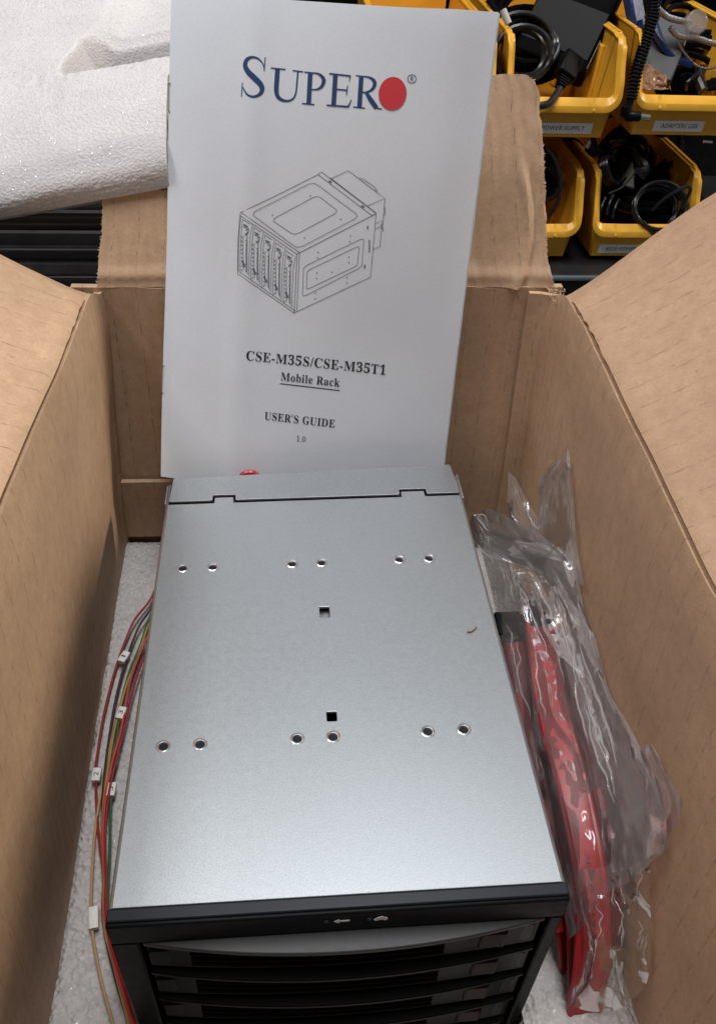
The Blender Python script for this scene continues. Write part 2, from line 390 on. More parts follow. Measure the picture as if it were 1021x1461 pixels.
# frayed paper fibres along the torn edges and at the torn back corners
random.seed(11)
fr = MB()
def fibre(p, d, ln, w):
    p = Vector(p); d = Vector(d).normalized(); q = p + d * ln * .5 + Vector([random.uniform(-1, 1) * ln * .3 for _ in range(3)]); r_ = p + d * ln + Vector([random.uniform(-1, 1) * ln * .35 for _ in range(3)])
    sd = d.orthogonal().normalized() * w; b = len(fr.v)
    fr.v += [p - sd, p + sd, q + sd * .8, q - sd * .8, r_ + sd * .25, r_ - sd * .25]; fr.f += [(b, b + 1, b + 2, b + 3), (b + 3, b + 2, b + 4, b + 5)]
for i in range(200):
    b = random.random(); p = fflap(1, b); fibre(p + Vector((-.0006, random.uniform(-.0002, .0034), 0)), (1, random.uniform(-1, .3), random.uniform(-.7, .7)), random.uniform(.0004, .0013), random.uniform(.0001, .0004))
for i in range(90):
    b = random.random(); p = fflap(0, b); fibre(p + Vector((.0005, random.uniform(0, .003), 0)), (-1, random.uniform(-1, .3), random.uniform(-.7, .7)), random.uniform(.0005, .0014), random.uniform(.0002, .0005))
for i in range(60):
    fibre((random.uniform(.1165, .1235), random.uniform(.244, .259), random.uniform(.0800, .0850)), (random.uniform(-1, 1), random.uniform(-1, .4), random.uniform(-.2, 1)), random.uniform(.0008, .0028), random.uniform(.0002, .0006))
for i in range(40):
    fibre((random.uniform(-.1055, -.1015), random.uniform(.248, .257), random.uniform(.0795, .0825)), (random.uniform(-1, 1), random.uniform(-1, .4), random.uniform(-.2, 1)), random.uniform(.0008, .002), random.uniform(.0002, .0005))
o = fr.build('torn_fibres', M_torn, boxo, fix=False); o['kind'] = 'stuff'
# ------------------------------------------------------------------ foam tray in the box
def zf(x, y):
    z = -.0885 + .0215 * sstep(0, .25, y) if x < 0 else -.0985 + .020 * sstep(.05, .24, y)
    return z
tr = thing('foam_tray', 'white foam tray lining the floor of the cardboard box under the cage', 'foam tray', (0, .08, -.134))
def ftray(x0, x1, y0, y1, nx, ny, nm):
    def fn(a, b):
        x = x0 + (x1 - x0) * a; y = y0 + (y1 - y0) * b
        e = min(a * (x1 - x0), (1 - a) * (x1 - x0), b * (y1 - y0), (1 - b) * (y1 - y0))
        z = zf(x, y) + .0014 * n3(x * 30, y * 30) + .0003 * n3(x * 160, y * 160) + .0005 * n3(x * 520, y * 520, 2) - .003 * (1 - sstep(0, .006, e))
        return Vector((x, y, z))
    return sheet(nm, fn, nx, ny, .0415 if x0 < .05 else .0395, M_foam2, tr, lambda a, b: (a, b))
ftray(-.1115, -.0745, -.093, .2475, 60, 400, 'side_block')
ftray(.0745, .1200, -.093, .2475, 60, 400, 'side_block')
MB().box(-.074, .074, -.09, .245, -.1338, -.1300).build('base_sheet', M_foam2, tr)
# ------------------------------------------------------------------ steel drive cage
cage = thing('drive_cage', 'grey galvanised steel drive cage with black front bezel lying in the box', 'drive cage', (0, .1, -.13))
def curve_plate(name, outline, holes, z, th, m, parent, bev=.0002):
    """flat plate with holes: constrained triangulation, extruded, edges softened"""
    from mathutils.geometry import delaunay_2d_cdt
    K = 1000.0; pts = []; edges = []; rings = []
    for L in [outline] + holes:
        b = len(pts); n = len(L); pts += [Vector((p[0] * K, p[1] * K)) for p in L]; edges += [(b + k, b + (k + 1) % n) for k in range(n)]; rings.append([(p[0] * K, p[1] * K) for p in L])
    vs, es, fs, *_ = delaunay_2d_cdt(pts, edges, [], 0, 1e-4)
    def inside(R_, x, y):
        c = False; j_ = len(R_) - 1
        for i_ in range(len(R_)):
            xi, yi = R_[i_]; xj, yj = R_[j_]
            if (yi > y) != (yj > y) and x < (xj - xi) * (y - yi) / (yj - yi) + xi: c = not c
            j_ = i_
        return c
    keep = []
    for f in fs:
        cx_ = sum(vs[k][0] for k in f) / len(f); cy_ = sum(vs[k][1] for k in f) / len(f)
        if inside(rings[0], cx_, cy_) and not any(inside(h, cx_, cy_) for h in rings[1:]): keep.append(f)
    bm = bmesh.new(); top = [bm.verts.new((v[0] / K, v[1] / K, z + th / 2)) for v in vs]; bot = [bm.verts.new((v[0] / K, v[1] / K, z - th / 2)) for v in vs]
    cnt = {}
    for f in keep:
        bm.faces.new([top[k] for k in f]); bm.faces.new([bot[k] for k in reversed(f)])
        for a, b in zip(f, list(f[1:]) + [f[0]]): cnt[(a, b)] = 1
    for (a, b) in cnt:
        if (b, a) not in cnt: bm.faces.new([top[b], top[a], bot[a], bot[b]])
    bmesh.ops.recalc_face_normals(bm, faces=bm.faces[:])
    loose = [v for v in bm.verts if not v.link_faces]; bmesh.ops.delete(bm, geom=loose, context='VERTS')
    ed = [e for e in bm.edges if len(e.link_faces) == 2 and e.calc_face_angle(0) > 1.2 and all(v.co.z > z for v in e.verts)]
    bmesh.ops.bevel(bm, geom=ed, offset=bev, segments=2, profile=.5, affect='EDGES', clamp_overlap=True)
    me = bpy.data.meshes.new(name); bm.to_mesh(me); bm.free(); me.materials.append(m)
    return link(bpy.data.objects.new(name, me), parent)
def circ(x, y, r, n=20): return [(x + r * math.cos(2 * math.pi * k / n), y + r * math.sin(2 * math.pi * k / n)) for k in range(n)]
def rnd(pts, r, n=4):
    out = []
    for i in range(len(pts)):
        a, b, c = (Vector((*pts[j % len(pts)][:2], 0)) for j in (i - 1, i, i + 1))
        rr = min(r, (a - b).length * .45, (c - b).length * .45)
        p, q = b + (a - b).normalized() * rr, b + (c - b).normalized() * rr
        for k in range(n + 1):
            t = k / n; v = p * (1 - t) ** 2 + b * (2 * t * (1 - t)) + q * t * t; out.append((v.x, v.y))
    return out
ye = lambda x: .1990 + .020 * x
tabs = [(.0545, .0425), (-.0405, -.0500)]
out = [(-.0722, .0012), (.0722, .0012), (.0722, ye(.0722))]
for xr, xl in tabs: out += [(xr, ye(xr)), (xr - .0002, ye(xr) + .0042), (xl + .0002, ye(xl) + .0042), (xl, ye(xl))]
out += [(-.0722, ye(-.0722))]
HX = [-.0617, -.0484, -.0128, .0005, .0362, .0500]
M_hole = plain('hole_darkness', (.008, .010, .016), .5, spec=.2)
HP = [(x, .0600 + .008 * (x + .06) / .11 * .2) for x in HX] + [(x, .1530 + .0012 * (x + .06) / .05 * .8) for x in HX]
rect = lambda x, y, w, h: rnd([(x - w, y - h), (x + w, y - h), (x + w, y + h), (x - w, y + h)], .0005, 2)
slots = [rect(.0004, .1238, .0021, .0031), rect(.0005, .0700, .0019, .0022)]
curve_plate('top_plate', out, [circ(x, y, .0017) for x, y in HP] + slots, -.0005, .001, M_galv, cage, .00025)
for x, y in HP:   # pressed countersinks
    mb = MB(); n = 20
    for r, z in ((.0027, .00010), (.0023, .00032), (.0020, .0001), (.00170, -.0004), (.00165, -.0024)):
        mb.v += [Vector((x + r * math.cos(2 * math.pi * k / n), y + r * math.sin(2 * math.pi * k / n), z)) for k in range(n)]
    for j in range(4):
        for k in range(n): k2 = (k + 1) % n; mb.f.append((j * n + k, j * n + k2, (j + 1) * n + k2, (j + 1) * n + k))
    mb.sm = True; mb.build('screw_hole', M_edge, cage, angle=60)
    b = MB(); b.prism([Vector((x + .00168 * math.cos(k * .628), y + .00168 * math.sin(k * .628), -.0016)) for k in range(10)], (0, 0, .0008)).build('hole_shade_disc', M_hole, cage)  # dark disc stands in for the shade down the hole
# rolled side edges of the shell
for s in (-1, 1):
    pts = [(.0720, -.0002), (.0727, -.0003), (.07325, -.0008), (.0734, -.0016), (.0734, -.128), (.0722, -.128), (.0722, -.0014)]
    mb = MB(); mb.prism([Vector((s * x, .0012, z)) for x, z in pts], (0, .2120 if s < 0 else .2150, 0)); mb.sm = True
    mb.build('side_panel', M_galv, cage, angle=50)
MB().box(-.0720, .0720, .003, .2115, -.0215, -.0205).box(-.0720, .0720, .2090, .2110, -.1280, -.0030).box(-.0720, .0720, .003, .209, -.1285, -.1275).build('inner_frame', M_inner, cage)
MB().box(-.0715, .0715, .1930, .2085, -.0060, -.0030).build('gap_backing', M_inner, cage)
MB().box(-.0012, .0018, .1205, .1245, -.0060, -.0040).build('inner_tab', M_edge, cage, bevel=.0004); MB().box(-.0006, .0020, .0685, .0705, -.0062, -.0044).build('inner_tab', M_edge, cage, bevel=.0004)
MB().prism([Vector((x, y, -.0205)) for x, y in ((-.0025, .119), (.0035, .119), (.0035, .129), (-.0025, .129))], (0, 0, .0165)).build('inner_bracket', M_galv, cage)
# rear hinged flange with two notches round the tabs
G = .0011
o2 = [(-.0718, ye(-.0718) + G)]
for xl, xr in ((-.0500, -.0405), (.0425, .0545)):
    o2 += [(xl - .0008, ye(xl) + G), (xl - .0008, ye(xl) + .0042 + G), (xr + .0008, ye(xr) + .0042 + G), (xr + .0008, ye(xr) + G)]
o2 += [(.0722, ye(.0722) + G), (.0712, .2262), (-.0712, .2178)]
fl_ = curve_plate('rear_flange', rnd(o2, .0009, 3), [], .00045, .0011, M_galv, cage, .0003)
for v in fl_.data.vertices: v.co.z -= max(0, v.co.y - .198) * .05
MB().prism([Vector((-.0712, .2176, -.0010)), Vector((.0712, .2260, -.0014)), Vector((.0712, .2252, -.022)), Vector((-.0712, .2168, -.022))], (0, -.0010, 0)).build('flange_return', M_galv, cage)
for s in (-1, 1):
    MB().box(*sorted((s * .0734, s * .0742)), .1995, .2135 if s < 0 else .2190, -.0230, -.0012).build('flange_ear', M_galv, cage, bevel=.0003)
# front bezel
def bowpts(x0, x1, y0, sag, n=28, p=2.0):
    return [(x0 + (x1 - x0) * k / n, y0 - sag * (1 - abs(2 * k / n - 1) ** p)) for k in range(n + 1)]
MB().box(-.0738, .0738, -.0042, .0011, -.0135, -.0014).box(-.0738, -.0650, -.0042, .0011, -.1285, -.0135).box(.0692, .0738, -.0042, .0011, -.1285, -.0135).box(-.0650, .0692, -.0042, .0011, -.1285, -.1270).build('bezel_frame', M_black, cage, bevel=.0007)
MB().box(-.0736, .0736, -.0030, .0012, -.0015, -.0002).build('bezel_top_edge', plain('slate_plastic', (.009, .012, .018), .36, spec=.3), cage, bevel=.0005)
for x in (-.0052, .0086):
    MB().prism([Vector((x + .0008 * math.cos(k * .628), -.0043, -.0058 + .0008 * math.sin(k * .628))) for k in range(10)], (0, -.0003, 0)).build('indicator_light', plain('smoked_lens', (.03, .03, .035), .2), cage)
ar = MB(); y = -.0045
ar.prism([Vector((x, y, z)) for x, z in ((-.0028, -.0058), (-.0012, -.0044), (-.0010, -.0053), (.0022, -.0053), (.0022, -.0062), (-.0010, -.0062), (-.0012, -.0072))], (0, -.0001, 0))
ar.build('power_mark', M_white_ink, cage)
ar = MB(); ar.prism([Vector((x, y, z)) for x, z in ((.0104, -.0070), (.0100, -.0060), (.0114, -.0046), (.0128, -.0042), (.0136, -.0050), (.0142, -.0050), (.0146, -.0062), (.0138, -.0070), (.0126, -.0064))], (0, -.0001, 0)); ar.build('fan_mark', M_white_ink, cage)
PIT = .0226
for i in range(5):
    z1 = -.0142 - i * PIT; z0 = z1 - PIT + .0012
    bay = thing if 0 else None
    # bowed front with a proud top lip
    mb = MB(); bp_ = bowpts(-.0640, .0680, -.0040, .0068 if i == 0 else .0062)
    mb.prism([Vector((x, y_, z1)) for x, y_ in bp_] + [Vector((.0680, .002, z1)), Vector((-.0640, .002, z1))], (0, 0, -.0022))
    tray = mb.build('drive_tray', M_lip if i == 0 else M_gloss, cage, bevel=.0005)  # top lip greyed to carry its highlight in the colour, lower trays black
    def sub(mb, nm, m, **k):
        o = mb.build(nm, m, None, **k); o.parent = tray; return o
    mb = MB(); bp_ = bowpts(-.0635, .0675, -.0032, .0040)
    mb.prism([Vector((x, y_, z1 - .0024)) for x, y_ in bp_] + [Vector((.0675, .002, z1 - .0024)), Vector((-.0635, .002, z1 - .0024))], (0, 0, -(PIT - .0058)))
    sub(mb, 'tray_face', M_gloss, bevel=.0006)
    for q, zz in enumerate((.0075, .0115, .0155)):
        mb = MB(); bp_ = bowpts(-.0635, .0675, -.0036, .0040)[3:22]
        mb.tube([Vector((x, y_, z1 - zz)) for x, y_ in bp_], .0005, 6); sub(mb, 'vent_rib', M_gloss)
    mb = MB().box(-.0630, -.0560, -.0042, -.0030, z1 - .0160, z1 - .0060); sub(mb, 'hinge_block', M_gloss, bevel=.0012)
    mb = MB().box(.0465, .0560, -.0060, -.0040, z1 - .0165, z1 - .0050); sub(mb, 'release_latch', M_maroon, bevel=.0010)
    mb = MB().box(.0610, .0655, -.0040, -.0030, z1 - .0165, z1 - .0040); sub(mb, 'light_pipe', plain('smoked_grey', (.008, .007, .006), .4, spec=.2), bevel=.0006)
# ------------------------------------------------------------------ a curled fibre lying on the plate
p = [at(x, y, 2, .0006) for x, y in ((666, 901), (671, 901), (676, 898), (679, 894))]
o = MB().tube(crom(p, 5), .00032, 6).build('lint_fibre', plain('brown_fibre', (.22, .13, .09), .7)); tag(o, 'tiny curled brown fibre lying on the steel plate', 'lint')
# ------------------------------------------------------------------ the printed guide leaning on the back flap
MR = Euler((R(-24.16), R(-1.74), R(-15.95))).to_matrix(); MO = Vector((-.0773, .2192, .0006)); MWD, MHT = .140, .216
CAM_PT = Vector((-.015, -.127, .271))  # camera position; page points are pushed away from it along the line of sight
def man(x, z, up=0.0):
    """x, z in mm on the page; pushed along camera sight lines, most at the lower right, to lie behind the cage"""
    u, v = x / 140, z / 216
    w = .0014 * math.sin(u * 5 + 1) * (.4 + v) + .0007 * math.sin(v * 9 + u * 3) + .0006 * n3(u * 4, v * 4, 5)
    w += -.0022 * sstep(.86, 1.0, u) * sstep(.25, .7, v)          # loose right edge curls back
    w += .0010 * math.exp(-((u - .27) / .05) ** 2)                # soft vertical bend
    q = max(0, 1 - v); p = MO + MR @ Vector((x / 1000, -w - up, z / 1000))
    return p + (p - CAM_PT).normalized() * ((.008 + .062 * max(0, u) ** .85) * q ** 1.12)
guide = thing('user_guide', 'white stapled user guide booklet with navy and red lettering leaning upright behind the cage', 'booklet', man(70, 0))
def page(name, off, x0, x1, z0, z1, th, m, nu=60, nv=90):
    return sheet(name, lambda a, b: man(x0 + (x1 - x0) * a + .25 * n3(b * 30, off * 900) * (a > .99), z0 + (z1 - z0) * b, -off), nu, nv, th, m, guide, lambda a, b: (a, b))
page('front_cover', 0, 0, 140, 0, 216, .00022, M_paper)
page('inner_page', .0004, .4, 139.4, .3, 215.5, .0002, M_paper, 30, 45)
page('inner_page', .0008, .4, 139.9, .2, 215.6, .0002, M_paper, 30, 45)
page('back_cover', .0013, .2, 140.6, 0, 215.9, .0003, M_paper, 30, 45)
for za, zb in ((169, 180.4), (42.5, 56)):
    mb = MB().tube([man(1.2, za, -.001), man(.1, za, .0004), man(-.15, za + .6, .0003), man(-.15, zb - .6, .0003), man(.1, zb, .0004), man(1.2, zb, -.001)], .00032, 6); mb.build('staple', M_metal, guide)
def ink(name, strokes, m, base=.00014, k0=0):
    mb = MB()
    for i, s in enumerate(strokes):
        n = len(s) // 3; P = [(s[3 * k], s[3 * k + 1], s[3 * k + 2]) for k in range(n)]; h = base + (i % 17) * .000005
        # subdivide long spans so that the ink follows the bent page
        Q = [P[0]]
        for a, b in zip(P, P[1:]):
            c = max(1, int(math.hypot(b[0] - a[0], b[1] - a[1]) / 6))
            for j in range(1, c + 1): t = j / c; Q.append(tuple(a[q] + (b[q] - a[q]) * t for q in range(3)))
        b0 = len(mb.v)
        for j, (x, z, w) in enumerate(Q):
            a, b = Q[max(0, j - 1)], Q[min(len(Q) - 1, j + 1)]
            dx, dz = b[0] - a[0], b[1] - a[1]; L = math.hypot(dx, dz) or 1; nx, nz = -dz / L * w / 2, dx / L * w / 2
            mb.v += [man(x + nx, z + nz, h), man(x - nx, z - nz, h)]
        for j in range(len(Q) - 1): mb.f.append((b0 + 2 * j, b0 + 2 * j + 1, b0 + 2 * j + 3, b0 + 2 * j + 2))
    return mb.build(name, m, guide, fix=False)
NAVY=[[43.07,188.23,0.346,42.99,188.59,0.358,42.88,189.12,0.373,42.7,189.7,0.396,42.43,190.24,0.432,42.04,190.77,0.485,41.54,191.31,0.551,40.99,191.8,0.623,40.41,192.18,0.692,39.79,192.44,0.749,39.12,192.6,0.8,38.43,192.67,0.863,37.78,192.65,0.953,37.13,192.53,1.085,36.47,192.31,1.247,35.88,192.0,1.414,35.4,191.62,1.563,35.05,191.13,1.689,34.79,190.55,1.805,34.65,189.92,1.909,34.66,189.3,2.002,34.83,188.7,2.083,35.15,188.09,2.15,35.58,187.47,2.21,36.1,186.87,2.265,36.75,186.27,2.323,37.53,185.68,2.379,38.34,185.09,2.421,39.12,184.51,2.438,39.87,183.93,2.422,40.63,183.35,2.383,41.33,182.78,2.327,41.87,182.21,2.263,42.24,181.64,2.196,42.5,181.06,2.122,42.62,180.5,2.032,42.61,179.95,1.917,42.45,179.4,1.76,42.14,178.86,1.57,41.72,178.36,1.38,41.25,177.94,1.223,40.69,177.61,1.108,40.04,177.34,1.017,39.35,177.16,0.943,38.66,177.1,0.876,37.98,177.17,0.822,37.27,177.35,0.784,36.59,177.63,0.748,35.98,178.03,0.702,35.42,178.62,0.636,34.9,179.38,0.559,34.47,180.12,0.488,34.17,180.62,0.438],[43.2,193.16,0.431,43.02,187.62,0.433],[33.81,182.37,0.438,33.67,176.73,0.44],[48.72,189.14,2.066,48.71,188.3,2.069,48.69,187.1,2.074,48.68,185.75,2.077,48.68,184.5,2.073,48.67,183.35,2.068,48.65,182.2,2.061,48.68,181.1,2.04,48.78,180.15,1.993,48.96,179.35,1.914,49.2,178.67,1.811,49.53,178.09,1.69,49.99,177.6,1.562,50.64,177.19,1.411,51.44,176.86,1.241,52.29,176.64,1.078,53.1,176.55,0.953,53.89,176.61,0.876,54.7,176.8,0.832,55.45,177.1,0.805,56.07,177.5,0.777,56.54,177.97,0.747,56.89,178.53,0.722,57.16,179.21,0.703,57.36,180.03,0.689,57.49,181.05,0.682,57.54,182.23,0.682,57.54,183.47,0.685,57.56,184.61,0.686,57.58,185.74,0.685,57.6,186.87,0.685,57.61,187.86,0.684,57.62,188.56,0.684],[45.79,189.13,0.518,52.18,189.02,0.515],[55.29,188.81,0.514,59.93,188.61,0.512],[63.1,188.47,2.042,63.35,176.01,2.062],[60.44,188.56,0.512,63.87,188.44,0.51],[60.41,176.06,0.517,65.94,175.93,0.514],[63.36,188.41,0.51,63.94,188.42,0.546,64.77,188.43,0.595,65.66,188.4,0.665,66.44,188.28,0.764,67.08,188.04,0.913,67.66,187.71,1.103,68.18,187.34,1.292,68.58,186.96,1.442,68.88,186.6,1.551,69.08,186.24,1.638,69.19,185.84,1.691,69.22,185.41,1.697,69.15,184.91,1.644,68.99,184.35,1.54,68.75,183.8,1.409,68.45,183.32,1.276,68.06,182.93,1.132,67.59,182.58,0.969,67.06,182.3,0.811,66.49,182.07,0.682,65.82,181.94,0.589,65.05,181.88,0.518,64.35,181.87,0.465,63.86,181.85,0.427],[74.05,188.54,2.023,74.32,176.12,2.043],[71.34,188.62,0.591,80.57,188.29,0.671],[80.55,188.59,0.587,80.27,186.02,0.252],[74.54,182.68,0.593,79.64,182.59,0.59],[79.73,184.49,0.421,79.55,180.7,0.422],[71.24,176.09,0.597,80.71,176.12,0.762],[80.72,176.05,0.762,81.9,179.01,0.338],[85.25,188.62,2.004,85.63,176.19,2.024],[82.9,188.64,0.502,86.19,188.45,0.501],[82.91,176.18,0.507,88.09,176.03,0.505],[85.35,188.48,0.501,85.94,188.48,0.536,86.81,188.49,0.584,87.74,188.46,0.652,88.54,188.35,0.75,89.2,188.15,0.898,89.8,187.87,1.087,90.33,187.55,1.274,90.74,187.2,1.415,91.03,186.84,1.505,91.22,186.45,1.566,91.31,186.03,1.593,91.31,185.59,1.583,91.2,185.09,1.522,91.0,184.56,1.417,90.7,184.03,1.292,90.33,183.58,1.169,89.86,183.2,1.042,89.28,182.87,0.904,88.68,182.6,0.773,88.09,182.4,0.67,87.49,182.29,0.601,86.86,182.26,0.555,86.3,182.27,0.525,85.91,182.27,0.503],[87.74,182.53,1.172,90.21,179.5,2.011,93.02,176.48,2.011],[92.35,176.51,0.587,95.33,176.16,0.502],[108.8,188.94,0.286,108.78,188.52,0.287,108.65,188.12,0.287,108.4,187.76,0.287,108.05,187.48,0.287,107.63,187.3,0.287,107.17,187.22,0.287,106.7,187.25,0.287,106.25,187.38,0.287,105.85,187.62,0.287,105.52,187.94,0.287,105.3,188.33,0.287,105.2,188.74,0.287,105.21,189.17,0.287,105.35,189.57,0.287,105.6,189.92,0.287,105.95,190.2,0.287,106.36,190.38,0.287,106.82,190.46,0.287,107.3,190.43,0.286,107.75,190.29,0.286,108.15,190.06,0.286,108.47,189.74,0.286,108.69,189.36,0.286,108.8,188.94,0.286],[106.6,187.93,0.246,106.49,189.7,0.246],[106.49,189.7,0.246,107.33,189.6,0.246,107.41,188.86,0.246,106.59,188.82,0.246],[107.0,188.84,0.246,107.67,187.99,0.246]]
